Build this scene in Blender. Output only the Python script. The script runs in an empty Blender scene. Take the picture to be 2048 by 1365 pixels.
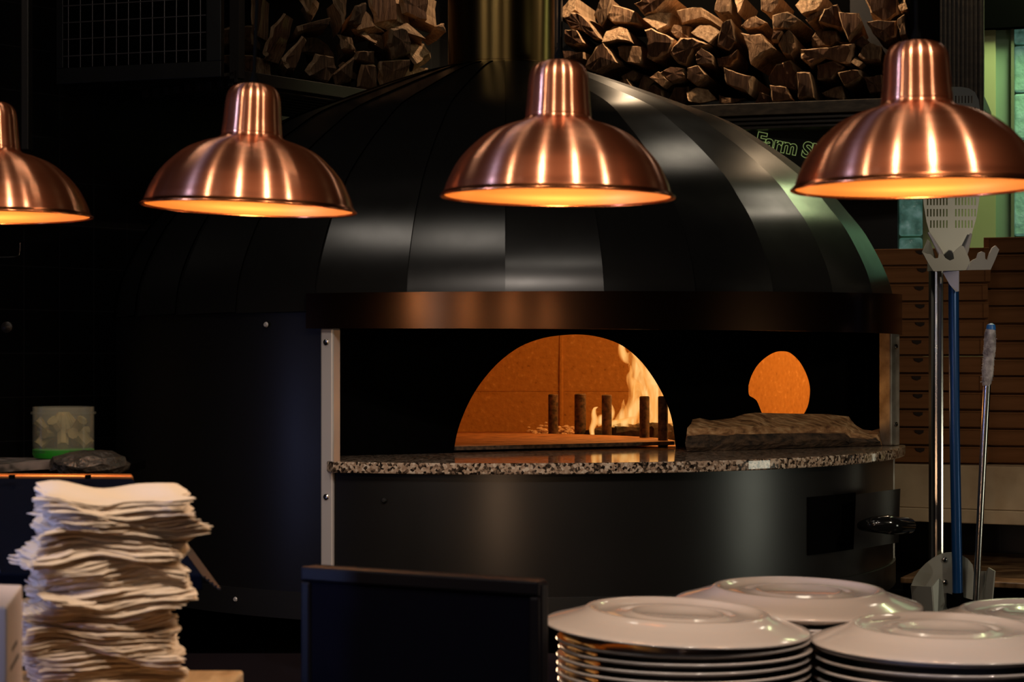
import bpy, bmesh, math, random
from mathutils import Vector, Matrix
random.seed(7)
sc = bpy.context.scene
COL = sc.collection
F = 3900.0; CX = 1024.0; HY = 712.0; EZ = 1.45      # focal length in px, principal column, horizon row, eye height
sin, cos, pi, R = math.sin, math.cos, math.pi, math.radians
V = Vector
def P(px, py, Y): return V(((px-CX)/F*Y, Y, EZ+(HY-py)/F*Y))
def ray_plane(px, py, p0, n):
    d = V(((px-CX)/F, 1.0, (HY-py)/F)); o = V((0, 0, EZ))
    return o+d*((p0-o).dot(n)/d.dot(n))
def lin(c):
    return tuple(((x/255)/12.92 if x/255 <= .04045 else ((x/255+.055)/1.055)**2.4) for x in c)

# ------------------------------------------------------------------ materials
def mat(name, col, rough=.5, metal=0.0, spec=.5, emit=None, estr=0.0, trans=0.0, alpha=1.0, coat=0.0):
    m = bpy.data.materials.new(name); m.use_nodes = True
    b = m.node_tree.nodes['Principled BSDF']
    b.inputs['Base Color'].default_value = (*col, 1); b.inputs['Roughness'].default_value = rough
    b.inputs['Metallic'].default_value = metal; b.inputs['Specular IOR Level'].default_value = spec
    b.inputs['Transmission Weight'].default_value = trans; b.inputs['Alpha'].default_value = alpha
    b.inputs['Coat Weight'].default_value = coat
    if emit: b.inputs['Emission Color'].default_value = (*emit, 1); b.inputs['Emission Strength'].default_value = estr
    return m
def matte(name, col):
    m = bpy.data.materials.new(name); m.use_nodes = True; t = m.node_tree; t.nodes.remove(t.nodes['Principled BSDF'])
    d = t.nodes.new('ShaderNodeBsdfDiffuse'); d.inputs[0].default_value = (*col, 1); t.links.new(d.outputs[0], t.nodes['Material Output'].inputs['Surface']); return m
def nd(m, t, **kw):
    n = m.node_tree.nodes.new(t)
    for k, v in kw.items():
        if k.startswith('i_'): n.inputs[k[2:].replace('_', ' ')].default_value = v
        else: setattr(n, k, v)
    return n
def lk(m, a, b): m.node_tree.links.new(a, b)
def bsdf(m): return m.node_tree.nodes['Principled BSDF']
def coords(m, scale=(1, 1, 1), kind='Object'):
    tc = nd(m, 'ShaderNodeTexCoord'); mp = nd(m, 'ShaderNodeMapping'); mp.inputs['Scale'].default_value = scale
    lk(m, tc.outputs[kind], mp.inputs['Vector']); return mp.outputs['Vector']
def ramp(m, fac, stops):
    r = nd(m, 'ShaderNodeValToRGB'); el = r.color_ramp.elements
    while len(el) < len(stops): el.new(.5)
    for e, (p, c) in zip(el, stops): e.position = p; e.color = (*c, 1)
    lk(m, fac, r.inputs['Fac']); return r.outputs['Color']
def noise_col(m, scale, stops, nscale=5.0, detail=6, kind='Object', bump=0.0, dist=.01):
    v = coords(m, scale, kind); n = nd(m, 'ShaderNodeTexNoise', i_Scale=nscale, i_Detail=detail); lk(m, v, n.inputs['Vector'])
    if stops: lk(m, ramp(m, n.outputs['Fac'], stops), bsdf(m).inputs['Base Color'])
    if bump:
        b = nd(m, 'ShaderNodeBump', i_Strength=bump, i_Distance=dist); lk(m, n.outputs['Fac'], b.inputs['Height']); lk(m, b.outputs['Normal'], bsdf(m).inputs['Normal'])
    return n
def rough_noise(m, lo, hi, nscale, scale=(1, 1, 1)):
    v = coords(m, scale); n = nd(m, 'ShaderNodeTexNoise', i_Scale=nscale, i_Detail=4); lk(m, v, n.inputs['Vector'])
    mr = nd(m, 'ShaderNodeMapRange'); mr.inputs['To Min'].default_value = lo; mr.inputs['To Max'].default_value = hi
    lk(m, n.outputs['Fac'], mr.inputs['Value']); lk(m, mr.outputs['Result'], bsdf(m).inputs['Roughness'])
def aniso(m, a=.9, rot=.25):
    b = bsdf(m); b.inputs['Anisotropic'].default_value = a; b.inputs['Anisotropic Rotation'].default_value = rot
    t = nd(m, 'ShaderNodeTangent', direction_type='RADIAL', axis='Z'); lk(m, t.outputs['Tangent'], b.inputs['Tangent'])

M = {}
M['copper'] = mat('brushed_copper', lin((226, 154, 114)), .25, 1.0); aniso(M['copper'], 1.0)
rough_noise(M['copper'], .22, .29, 30, (.3, .3, 6))
noise_col(M['copper'], (1, 1, 9), [(.3, lin((214, 140, 100))), (.7, lin((232, 164, 124)))], 9, 3)
cm = M['copper']; gl = nd(cm, 'ShaderNodeBsdfAnisotropic'); gl.inputs['Color'].default_value = (*lin((180, 100, 64)), 1); gl.inputs['Roughness'].default_value = .5
mxs = nd(cm, 'ShaderNodeMixShader'); mxs.inputs[0].default_value = .24; lk(cm, bsdf(cm).outputs[0], mxs.inputs[1]); lk(cm, gl.outputs[0], mxs.inputs[2]); lk(cm, mxs.outputs[0], cm.node_tree.nodes['Material Output'].inputs['Surface'])
M['copper_in'] = mat('copper_inside', lin((236, 156, 84)), .45, .8)
M['rim'] = mat('copper_rim', lin((205, 120, 75)), .2, 1.0)
M['black'] = matte('matte_black', (.0022, .0022, .0022))
M['blackmetal'] = mat('black_metal', (.010, .0095, .009), .42, 0, .45); rough_noise(M['blackmetal'], .36, .5, 14)
M['bodysteel'] = mat('dark_body_steel', (.007, .0063, .006), .32, 0, .6); rough_noise(M['bodysteel'], .29, .34, 10)
M['domesteel'] = mat('dark_dome_steel', (.010, .0095, .009), .25, 0, .6); rough_noise(M['domesteel'], .22, .29, 18)
M['fascia'] = mat('dark_fascia', (.13, .062, .034), .22, 1.0, .5)
M['seam'] = mat('seam_black', (.002, .002, .002), .7)
M['steel'] = mat('brushed_steel', (.55, .51, .50), .42, .35); rough_noise(M['steel'], .34, .5, 40, (1, 1, .2))
M['steel_warm'] = mat('worn_steel', (.30, .26, .22), .45, .4); noise_col(M['steel_warm'], (1, 1, 1), [(.35, (.2, .16, .13)), (.65, (.42, .37, .31))], 22)
M['chrome'] = mat('polished_steel', (.55, .52, .48), .2, 1.0)
M['sheet'] = mat('grey_steel_sheet', (.34, .34, .30), .42, .35)
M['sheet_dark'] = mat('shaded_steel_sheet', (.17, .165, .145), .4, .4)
M['granite'] = mat('speckled_granite', (.3, .25, .2), .08, 0, .6)
g = M['granite']; v = coords(g, (1, 1, 1)); vo = nd(g, 'ShaderNodeTexVoronoi', i_Scale=185.0); lk(g, v, vo.inputs['Vector'])
no = nd(g, 'ShaderNodeTexNoise', i_Scale=105.0, i_Detail=5.0); lk(g, v, no.inputs['Vector'])
mx = nd(g, 'ShaderNodeMix', data_type='FLOAT'); mx.inputs[0].default_value = .55
sepv = nd(g, 'ShaderNodeSeparateColor'); lk(g, vo.outputs['Color'], sepv.inputs['Color']); lk(g, sepv.outputs[0], mx.inputs[2]); lk(g, no.outputs['Fac'], mx.inputs[3])
lk(g, ramp(g, mx.outputs[0], [(.28, (.01, .008, .007)), (.4, (.07, .048, .034)), (.5, (.33, .22, .15)), (.62, (.46, .34, .25)), (.75, (.6, .5, .4))]), bsdf(g).inputs['Base Color'])
M['terracotta'] = mat('fired_clay', (.5, .25, .12), .9, spec=.15)
noise_col(M['terracotta'], (1, 1, 1), [(.2, (.16, .07, .015)), (.34, (.40, .21, .06)), (.62, (.46, .25, .075)), (.78, (.62, .40, .17))], 75, 10, bump=.4, dist=.01)
M['hearth'] = mat('hearth_stone', (.4, .2, .1), .8); noise_col(M['hearth'], (1, 1, 1), [(.3, (.22, .10, .045)), (.6, (.5, .26, .12))], 24, 8, bump=.3, dist=.004)
M['iron'] = mat('rusty_iron', (.07, .045, .03), .8); noise_col(M['iron'], (1, 1, 1), [(.35, (.03, .02, .012)), (.7, (.17, .10, .055))], 90, 5, bump=.4, dist=.003)
M['ash'] = mat('pale_ash', (.6, .45, .32), .95); noise_col(M['ash'], (1, 1, 1), None, 70, 4, bump=.6)
M['char'] = mat('charred_wood', (.02, .013, .01), .85); noise_col(M['char'], (1, 1, 1), [(.4, (.008, .006, .005)), (.8, (.09, .045, .025))], 40, 5, bump=.6)
def logwood(name, a, b, c, bumps=.7):
    m = mat(name, a, .8, spec=.2)
    v = coords(m, (26, 26, 2.2)); n = nd(m, 'ShaderNodeTexNoise', i_Scale=3.0, i_Detail=6.0, i_Roughness=.62); lk(m, v, n.inputs['Vector'])
    cr = ramp(m, n.outputs['Fac'], [(.32, a), (.52, b), (.72, c)])
    oi = nd(m, 'ShaderNodeObjectInfo'); hs = nd(m, 'ShaderNodeHueSaturation'); mr = nd(m, 'ShaderNodeMapRange')
    mr.inputs['To Min'].default_value = .6; mr.inputs['To Max'].default_value = 1.25
    lk(m, oi.outputs['Random'], mr.inputs['Value']); lk(m, mr.outputs['Result'], hs.inputs['Value']); lk(m, cr, hs.inputs['Color']); lk(m, hs.outputs['Color'], bsdf(m).inputs['Base Color'])
    bp = nd(m, 'ShaderNodeBump', i_Strength=bumps, i_Distance=.02); lk(m, n.outputs['Fac'], bp.inputs['Height']); lk(m, bp.outputs['Normal'], bsdf(m).inputs['Normal'])
    return m
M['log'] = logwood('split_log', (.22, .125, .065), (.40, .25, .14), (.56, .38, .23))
M['log_end'] = logwood('log_end_shaded', (.05, .022, .012), (.10, .046, .024), (.17, .085, .045), .6)  # brown end wood, darkened in colour for fronts in shade
M['log_mid'] = logwood('log_end_halflit', (.09, .045, .022), (.19, .105, .055), (.33, .2, .11), .8)  # same end wood, toned between lit and shaded for half-lit fronts
M['bark'] = mat('log_bark', (.05, .03, .02), .9); noise_col(M['bark'], (4, 20, 20), [(.35, (.02, .013, .009)), (.7, (.12, .07, .04))], 4, 8, bump=.8, dist=.02)
M['splitwood'] = mat('long_log_wood', (.3, .17, .09), .75); noise_col(M['splitwood'], (3, 30, 30), [(.3, (.13, .055, .022)), (.5, (.44, .23, .10)), (.72, (.70, .45, .24))], 3, 9, bump=.7, dist=.015)
M['plate'] = mat('white_porcelain', (.44, .385, .35), .12, 0, .5, coat=.3)
M['napkin'] = mat('white_paper', (.66, .53, .40), .9, spec=.1)
noise_col(M['napkin'], (1, 1, 1), None, 260, 3, bump=.2, dist=.002)
M['card'] = mat('brown_cardboard', (.2, .08, .035), .85, spec=.1); noise_col(M['card'], (1, 1, 12), [(.3, (.165, .066, .025)), (.7, (.22, .092, .037))], 6)
M['card_dark'] = mat('cardboard_shadow', (.02, .01, .006), .95)
M['plank'] = mat('pale_ledge', (.36, .25, .15), .65); noise_col(M['plank'], (1, 1, 1), [(.3, (.40, .27, .16)), (.55, (.56, .41, .26)), (.75, (.64, .48, .31))], 9, 8)
M['marble'] = mat('brown_marbled_top', (.2, .1, .05), .3); noise_col(M['marble'], (2, 9, 2), [(.35, (.05, .025, .012)), (.5, (.22, .12, .055)), (.68, (.42, .27, .14))], 5, 8)
def tilemat(name, c1, c2, gr, w, gs=.004, rough=.3):
    m = mat(name, c1, rough)
    tc = nd(m, 'ShaderNodeTexCoord'); br = nd(m, 'ShaderNodeTexBrick', offset=0.0, squash=1.0)
    br.inputs['Color1'].default_value = (*c1, 1); br.inputs['Color2'].default_value = (*c2, 1); br.inputs['Mortar'].default_value = (*gr, 1)
    br.inputs['Scale'].default_value = 1.0; br.inputs['Mortar Size'].default_value = gs; br.inputs['Brick Width'].default_value = w; br.inputs['Row Height'].default_value = w
    lk(m, tc.outputs['UV'], br.inputs['Vector']); lk(m, br.outputs['Color'], bsdf(m).inputs['Base Color']); return m
M['tile'] = tilemat('black_wall_tile', (.0035, .0035, .004), (.0045, .0045, .005), (.016, .015, .016), .112, .0018, .4)
M['floor'] = tilemat('dark_floor_tile', (.02, .018, .016), (.024, .02, .018), (.01, .01, .01), .3)
M['ceiling'] = mat('black_ceiling', (.01, .01, .01), .9)
M['darkwood'] = mat('dark_wood', (.03, .022, .016), .5, spec=.35); noise_col(M['darkwood'], (2, 30, 30), [(.35, (.016, .012, .009)), (.7, (.05, .038, .028))], 3)
M['rackmetal'] = mat('rack_metal', (.045, .038, .034), .4, .5)
M['wire'] = mat('grey_wire', (.16, .14, .14), .4, .7)
M['plaster'] = mat('green_lit_plaster', (.52, .56, .30), .85); noise_col(M['plaster'], (1, 1, 1), [(.35, (.47, .52, .27)), (.65, (.57, .61, .34))], 3, 6, bump=.1)
M['glassblock'] = mat('glass_block', (.28, .52, .42), .12, 0, .6, emit=(.16, .42, .30), estr=.16)
gb = M['glassblock']; v = coords(gb, (1, 1, 1)); n = nd(gb, 'ShaderNodeTexNoise', i_Scale=26.0, i_Detail=3.0); lk(gb, v, n.inputs['Vector'])
lk(gb, ramp(gb, n.outputs['Fac'], [(.3, (.05, .16, .12)), (.5, (.22, .50, .40)), (.7, (.5, .85, .75))]), bsdf(gb).inputs['Emission Color'])
bp = nd(gb, 'ShaderNodeBump', i_Strength=.5, i_Distance=.02); lk(gb, n.outputs['Fac'], bp.inputs['Height']); lk(gb, bp.outputs['Normal'], bsdf(gb).inputs['Normal'])
M['mortar'] = mat('block_joint', (.2, .24, .15), .8)
M['teal'] = mat('teal_reveal', (.26, .40, .30), .8)
M['blue'] = mat('blue_pole', (.006, .05, .17), .3, .35)
M['bluetip'] = mat('blue_plastic', (.02, .16, .5), .4)
M['wrap'] = mat('cloth_wrap', (.42, .37, .37), .9); noise_col(M['wrap'], (1, 1, 1), [(.35, (.2, .17, .18)), (.65, (.55, .5, .5))], 60, 5, bump=.8, dist=.01)
M['bakelite'] = mat('black_bakelite', (.006, .006, .006), .12, 0, .7)
M['screen'] = matte('black_screen', (.003, .003, .006))
M['bezel'] = mat('dark_bezel', (.003, .0025, .004), .5, 0, .12)
M['posnavy'] = matte('navy_panel', (.003, .004, .009))
M['bluescreen'] = mat('blue_display', (.004, .02, .06), .25, emit=(.004, .035, .12), estr=.35)
M['bluestreak'] = mat('blue_display_line', (.02, .2, .5), .4, emit=(.02, .25, .7), estr=.8)
M['sheen_trim'] = mat('copper_sheen_trim', lin((205, 130, 70)), .38, .8)  # copper reflection along the till edge put into the colour
M['whitebox'] = mat('white_carton', (.62, .52, .52), .7); 
M['print'] = mat('grey_print', (.12, .1, .1), .8)
M['tub'] = mat('clear_plastic', (.35, .36, .3), .18, 0, .5, alpha=.14)
M['tubgreen'] = mat('green_base', (.006, .17, .008), .4)
M['tubfill'] = mat('pale_strips', (.2, .16, .06), .7); noise_col(M['tubfill'], (1, 1, 1), [(.3, (.06, .05, .015)), (.7, (.2, .165, .065))], 30)
M['paper'] = mat('printed_paper', (.25, .22, .22), .8); noise_col(M['paper'], (1, 1, 1), [(.44, (.015, .015, .015)), (.5, (.09, .08, .08)), (.7, (.14, .12, .12))], 28, 2)
M['bag'] = mat('grey_bag', (.03, .027, .025), .4, spec=.4); noise_col(M['bag'], (1, 1, 1), None, 30, 4, bump=.9, dist=.02)
M['ledge'] = mat('ledge_wood', (.42, .27, .13), .5); noise_col(M['ledge'], (20, 2, 2), [(.3, (.3, .18, .08)), (.7, (.5, .34, .18))], 4)
M['counter'] = matte('black_counter', (.006, .005, .007))
M['bulb'] = mat('heat_bulb', (1, .5, .2), .4, emit=(1.0, .50, .18), estr=5.0)
M['flue'] = mat('brushed_brass_flue', (.26, .165, .055), .3, 1.0); aniso(M['flue'], .85)
rough_noise(M['flue'], .24, .4, 30, (1, 1, .1))
M['neon'] = mat('pale_green_lettering', (.4, .5, .25), .6, emit=(.36, .48, .16), estr=.36)
M['sign'] = mat('black_sign', (.004, .006, .005), .45)
# flame: pale orange glow, thin at its edges
fm = bpy.data.materials.new('flame'); fm.use_nodes = True; M['flame'] = fm
fm.node_tree.nodes.remove(bsdf(fm)); out = fm.node_tree.nodes['Material Output']
lw = nd(fm, 'ShaderNodeLayerWeight', i_Blend=.5); v = coords(fm, (26, 26, 7)); n = nd(fm, 'ShaderNodeTexNoise', i_Scale=1.0, i_Detail=2.0, i_Distortion=1.2); lk(fm, v, n.inputs['Vector'])
inv = nd(fm, 'ShaderNodeMath', operation='SUBTRACT'); inv.inputs[0].default_value = 1.0; lk(fm, lw.outputs['Facing'], inv.inputs[1])
pw = nd(fm, 'ShaderNodeMath', operation='POWER'); pw.inputs[1].default_value = 1.5; lk(fm, inv.outputs[0], pw.inputs[0])
mr = nd(fm, 'ShaderNodeMapRange'); mr.inputs['From Min'].default_value = .35; mr.inputs['From Max'].default_value = .65; mr.inputs['To Min'].default_value = .04; mr.inputs['To Max'].default_value = .95; lk(fm, n.outputs['Fac'], mr.inputs['Value'])
al = nd(fm, 'ShaderNodeMath', operation='MULTIPLY'); lk(fm, pw.outputs[0], al.inputs[0]); lk(fm, mr.outputs['Result'], al.inputs[1])
em = nd(fm, 'ShaderNodeEmission', i_Strength=1.12); lk(fm, ramp(fm, al.outputs[0], [(0, (.85, .22, .02)), (.4, (.95, .38, .075)), (.9, (1.0, .56, .185))]), em.inputs['Color'])
tr = nd(fm, 'ShaderNodeBsdfTransparent'); ms = nd(fm, 'ShaderNodeMixShader'); lk(fm, al.outputs[0], ms.inputs[0]); lk(fm, tr.outputs[0], ms.inputs[1]); lk(fm, em.outputs[0], ms.inputs[2]); lk(fm, ms.outputs[0], out.inputs['Surface'])

# ------------------------------------------------------------------ mesh helpers
def obj(name, bm, m, parent=None, smooth=False, bevel=0.0, solid=0.0, sub=0):
    me = bpy.data.meshes.new(name); bmesh.ops.recalc_face_normals(bm, faces=bm.faces[:]); bm.to_mesh(me); bm.free()
    for x in (m if isinstance(m, (list, tuple)) else [m]): me.materials.append(M[x])
    if smooth: me.polygons.foreach_set('use_smooth', [True]*len(me.polygons))
    o = bpy.data.objects.new(name, me); COL.objects.link(o)
    if parent: o.parent = parent
    if solid: s = o.modifiers.new('s', 'SOLIDIFY'); s.thickness = solid; s.offset = 0
    if bevel: b = o.modifiers.new('b', 'BEVEL'); b.width = bevel; b.segments = 2; b.limit_method = 'ANGLE'
    if smooth: e = o.modifiers.new('e', 'EDGE_SPLIT'); e.split_angle = R(32)
    if sub: s = o.modifiers.new('u', 'SUBSURF'); s.levels = sub; s.render_levels = sub
    return o
def empty(name, loc=(0, 0, 0), rot=(0, 0, 0)):
    o = bpy.data.objects.new(name, None); COL.objects.link(o); o.location = loc; o.rotation_euler = rot; o.empty_display_size = .05; return o
def tag(o, label, cat, group=None, kind=None):
    o['label'] = label; o['category'] = cat
    if group: o['group'] = group
    if kind: o['kind'] = kind
    return o
def struct(o): o['kind'] = 'structure'; return o
def bx(bm, x0, x1, y0, y1, z0, z1, mi=0, mtx=None):
    vs = [bm.verts.new((x, y, z)) for x in (x0, x1) for y in (y0, y1) for z in (z0, z1)]
    for q in ((0, 1, 3, 2), (4, 6, 7, 5), (0, 4, 5, 1), (2, 3, 7, 6), (0, 2, 6, 4), (1, 5, 7, 3)):
        f = bm.faces.new([vs[i] for i in q]); f.material_index = mi
    if mtx: bmesh.ops.transform(bm, matrix=mtx, verts=vs)
    return vs
def lathe(bm, prof, c=(0, 0, 0), n=64, mi=0, closed=False):
    rings = []
    for r, z in prof:
        if r < 1e-6: rings.append([bm.verts.new((c[0], c[1], c[2]+z))])
        else: rings.append([bm.verts.new((c[0]+r*cos(2*pi*i/n), c[1]+r*sin(2*pi*i/n), c[2]+z)) for i in range(n)])
    pairs = list(zip(rings, rings[1:]))+([(rings[-1], rings[0])] if closed else [])
    for a, b in pairs:
        for i in range(n):
            j = (i+1) % n
            q = [a[i % len(a)], a[j % len(a)], b[j % len(b)], b[i % len(b)]]
            u = []
            for w in q:
                if w not in u: u.append(w)
            if len(u) > 2: bm.faces.new(u).material_index = mi
def tube(bm, pts, rad, n=12, cap=True, mi=0, flat=1.0):
    pts = [V(p) for p in pts]; rad = rad if isinstance(rad, (list, tuple)) else [rad]*len(pts); rings = []
    up = None
    for i, p in enumerate(pts):
        d = (pts[min(i+1, len(pts)-1)]-pts[max(i-1, 0)]).normalized()
        if up is None: up = V((0, 1, 0)) if abs(d.y) < .9 else V((1, 0, 0))
        a = d.cross(up).normalized(); b = a.cross(d).normalized(); up = b
        rings.append([bm.verts.new(p+(a*cos(2*pi*k/n)+b*sin(2*pi*k/n)*flat)*rad[i]) for k in range(n)])
    for a, b in zip(rings, rings[1:]):
        for k in range(n): bm.faces.new((a[k], a[(k+1) % n], b[(k+1) % n], b[k])).material_index = mi
    if cap: bm.faces.new(rings[0]); bm.faces.new(rings[-1][::-1])
def smooth_path(pts, rad, k=5):
    # Catmull-Rom resample of points and radii
    o, r = [], []; n = len(pts)
    for i in range(n-1):
        p = [V(pts[max(i-1, 0)]), V(pts[i]), V(pts[i+1]), V(pts[min(i+2, n-1)])]
        for s in range(k):
            t = s/k
            o.append(.5*((2*p[1])+(p[2]-p[0])*t+(2*p[0]-5*p[1]+4*p[2]-p[3])*t*t+(3*p[1]-p[0]-3*p[2]+p[3])*t**3)); r.append(rad[i]*(1-t)+rad[i+1]*t)
    o.append(V(pts[-1])); r.append(rad[-1]); return o, r
def prism(bm, pts, off, mi=0):
    a = [bm.verts.new(p) for p in pts]; b = [bm.verts.new(V(p)+V(off)) for p in pts]; n = len(a)
    bm.faces.new(a).material_index = mi; bm.faces.new(b[::-1]).material_index = mi
    for i in range(n): bm.faces.new((a[i], a[(i+1) % n], b[(i+1) % n], b[i])).material_index = mi
def sheet(bm, pts): bm.faces.new([bm.verts.new(p) for p in pts])
def quadwall(name, a, b, z0, z1, m, kind=True):
    bm = bmesh.new(); a = V(a); b = V(b); L = (b-a).length; uv = bm.loops.layers.uv.new('UVMap')
    vs = [bm.verts.new((p.x, p.y, z)) for p, z in ((a, z0), (b, z0), (b, z1), (a, z1))]
    f = bm.faces.new(vs)
    for l, q in zip(f.loops, ((0, z0), (L, z0), (L, z1), (0, z1))): l[uv].uv = q
    o = obj(name, bm, m)
    if kind: struct(o)
    return o

# ------------------------------------------------------------------ room shell
def back(X, off=0.0): return 6.62-.3*X+off                # back wall line, square to the log rack
def diag(X): return 5.0+1.22*(X+1.25)                      # slanting tiled wall on the left
XK = (6.62-6.525)/1.52
quadwall('wall_left', (-2.6, diag(-2.6), 0), (XK, diag(XK), 0), 0, 3.4, 'tile')
quadwall('wall_back', (XK, back(XK), 0), (1.236, back(1.236), 0), 0, 3.4, 'tile')
def flat(name, z, m, o):
    bm = bmesh.new(); uv = bm.loops.layers.uv.new('UVMap')
    f = bm.faces.new([bm.verts.new(p) for p in ((-4, -3, z), (5, -3, z), (5, 7, z), (-4, 7, z))])
    for l in f.loops: l[uv].uv = (l.vert.co.x, l.vert.co.y)
    return struct(obj(name, bm, m))
flat('floor', 0, 'floor', 1); flat('ceiling', 3.4, 'ceiling', 1)

# ------------------------------------------------------------------ pizza oven
A = V((-.018, 4.9, 0)); RO = .955
def pol(th, r, z): return V((A.x+r*sin(R(th)), A.y-r*cos(R(th)), EZ+z))
oven = empty('pizza_oven', (A.x, A.y, 0)); AO = V((A.x, A.y, 0))
tag(oven, 'large round black wood-fired pizza oven with panelled dome and glowing arched mouth', 'pizza oven')
def opart(name, bm, m, parent=None, **k):
    bmesh.ops.translate(bm, verts=bm.verts[:], vec=-AO); return obj(name, bm, m, parent or oven, **k)
def arc(bm, t0, t1, r, zs, n=40, uvz=False):
    cols = []
    for i in range(n+1):
        t = t0+(t1-t0)*i/n
        zz = zs(t) if callable(zs) else zs
        cols.append([bm.verts.new(pol(t, r, z)) for z in zz])
    for a, b in zip(cols, cols[1:]):
        for k in range(len(a)-1): bm.faces.new((a[k], b[k], b[k+1], a[k+1]))
T0, T1 = -21.5, 78.5
bm = bmesh.new(); arc(bm, T1+1.5, 360+T0-1.5, RO, (-.49, .09), 90); opart('side_panel', bm, 'bodysteel', smooth=True, solid=.006)
bm = bmesh.new(); arc(bm, T0, T1+1.5, RO, (-.49, -.235), 50); opart('front_panel', bm, 'bodysteel', smooth=True, solid=.006)
bm = bmesh.new(); arc(bm, 0, 360, RO+.006, (-.546, -.49), 120); opart('plinth_band', bm, 'blackmetal', smooth=True, solid=.006)
bm = bmesh.new(); lathe(bm, [(.0, -.5), (.86, -.5), (.86, -EZ), (0, -EZ)], (A.x, A.y, EZ), 64); opart('stand', bm, 'black')
# fascia: curved dark band over the opening
bm = bmesh.new()
def fz(t): s = (t+24)/104; return (.056-.006*s, .1285+.020*s*s)
arc(bm, -24.5, 80, RO+.02, fz, 60); opart('fascia_band', bm, 'fascia', smooth=True, solid=.008)
# posts beside the opening
for nm, t, w, m in (('post', -22.1, .029, 'steel'), ('post', 77.0, .036, 'steel_warm')):
    bm = bmesh.new(); c = pol(t, RO+.004, 0); rot = Matrix.Translation(c) @ Matrix.Rotation(R(t if t < 0 else 42), 4, 'Z')
    z0 = -.545 if t < 0 else -.216
    bx(bm, -w/2, w/2, -.006, .03, z0, .057); bmesh.ops.transform(bm, matrix=rot, verts=bm.verts[:])
    o = opart(nm, bm, m, bevel=.004); o['label'] = 'pale steel upright' if t < 0 else 'worn steel upright'
    for z in ((.028, -.29) if t < 0 else (.022, -.165)):
        b2 = bmesh.new(); lathe(b2, [(0, .004), (.0035, .0045), (.006, .003), (.0065, 0)], n=16)
        bmesh.ops.transform(b2, matrix=rot @ Matrix.Translation((0, -.006, z)) @ Matrix.Rotation(pi/2, 4, 'X'), verts=b2.verts[:])
        opart('screw', b2, 'chrome', o, smooth=True)
bm = bmesh.new(); tube(bm, [pol(79.4, RO+.002, -.546), pol(79.4, RO+.002, -.24)], .005, 8); opart('edge_trim', bm, 'steel_warm')
for t, z in ((-14.6, -.294), (-36, -.515), (-31, .065)):
    bm = bmesh.new(); b2 = bm; lathe(b2, [(0, .004), (.004, .0035), (.006, 0)], n=14)
    bmesh.ops.transform(b2, matrix=Matrix.Translation(pol(t, RO+.008, z)) @ Matrix.Rotation(R(t), 4, 'Z') @ Matrix.Rotation(pi/2, 4, 'X'), verts=b2.verts[:])
    opart('screw', b2, 'blackmetal' if t > -20 else 'steel', smooth=True)
# dome: thirty flat panels with lapped seams
prof = [(.965, .09), (.957, .149), (.937, .208), (.896, .285), (.855, .338), (.808, .392), (.723, .463), (.649, .515), (.566, .567), (.427, .623), (.306, .669), (.204, .704), (.11, .726)]
def prof_s(k=4):
    p, _ = smooth_path([(a, b, 0) for a, b in prof], [0]*len(prof), k); return [(q.x, q.y) for q in p]
PS = prof_s()
for i in range(30):
    bm = bmesh.new(); t = 12*i; cols = []
    for tt, lift in ((t+.12, .0), (t+3, .0008), (t+6, .0016), (t+9, .0025), (t+12.25, .0035)):
        f = (tt-t-6)/6; rr = cos(R(6))/cos(R(f*6))
        rr = rr*.9+.1                                          # nearly flat across
        cols.append([bm.verts.new(pol(tt, r*rr+lift, z+lift*.6)) for r, z in PS])
    for a, b in zip(cols, cols[1:]):
        for k in range(len(a)-1): bm.faces.new((a[k], b[k], b[k+1], a[k+1]))
    opart('dome_panel', bm, 'domesteel', smooth=True)
bm = bmesh.new(); arc(bm, 0, 360, .95, (.06, .12), 90); opart('dome_skirt', bm, 'blackmetal', smooth=True)
# flue
bm = bmesh.new(); lathe(bm, [(.134, .712), (.139, .712), (.139, .725), (.134, .727), (.134, 1.3), (.138, 1.302), (.138, 1.33), (.134, 1.332), (.134, 1.95)], (-.027, 4.9, EZ), 72)
opart('flue_pipe', bm, 'flue', smooth=True)
# recess: flat black wall with two openings, floor slab, black ceiling
WD = R(27.0); wn = V((sin(WD), -cos(WD), 0)); wt = V((cos(WD), sin(WD), 0)); D = .46; W0 = A+wn*D+V((0, 0, EZ))
def on_wall(px, py):
    p = ray_plane(px, py, W0, wn); q = p-W0; return (q.dot(wt), q.z)
arch_px = [(907, 907), (914, 868), (926, 832), (944, 794), (968, 758), (1000, 723), (1040, 694), (1085, 677), (1130, 670.5), (1170, 670), (1210, 677), (1247, 692), (1280, 719), (1306, 752), (1327, 788), (1341, 822), (1349, 856), (1354, 899)]
hole_px = [(1497, 772), (1503, 752), (1515, 731), (1532, 715), (1550, 705), (1566, 703), (1582, 706), (1600, 722), (1613, 744), (1621, 768), (1622, 790), (1617, 815), (1604, 836), (1585, 846), (1550, 846), (1530, 838), (1522, 822), (1514, 803), (1506, 796), (1498, 790)]
bm = bmesh.new()
loops = [[(-.80, -.216), (.80, -.216), (.80, .062), (-.80, .062)]]
def smo(l): return [(q.x, q.y) for q in smooth_path([(a, b, 0) for a, b in l], [0]*len(l), 4)[0]]
arch_px = smo(arch_px); hole_px = smo(hole_px+hole_px[:1])[:-1]
ar = [on_wall(*p) for p in arch_px]; ar = [(a, max(b, -.2155)) for a, b in ar]; loops += [[on_wall(*p) for p in hole_px]]
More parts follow.
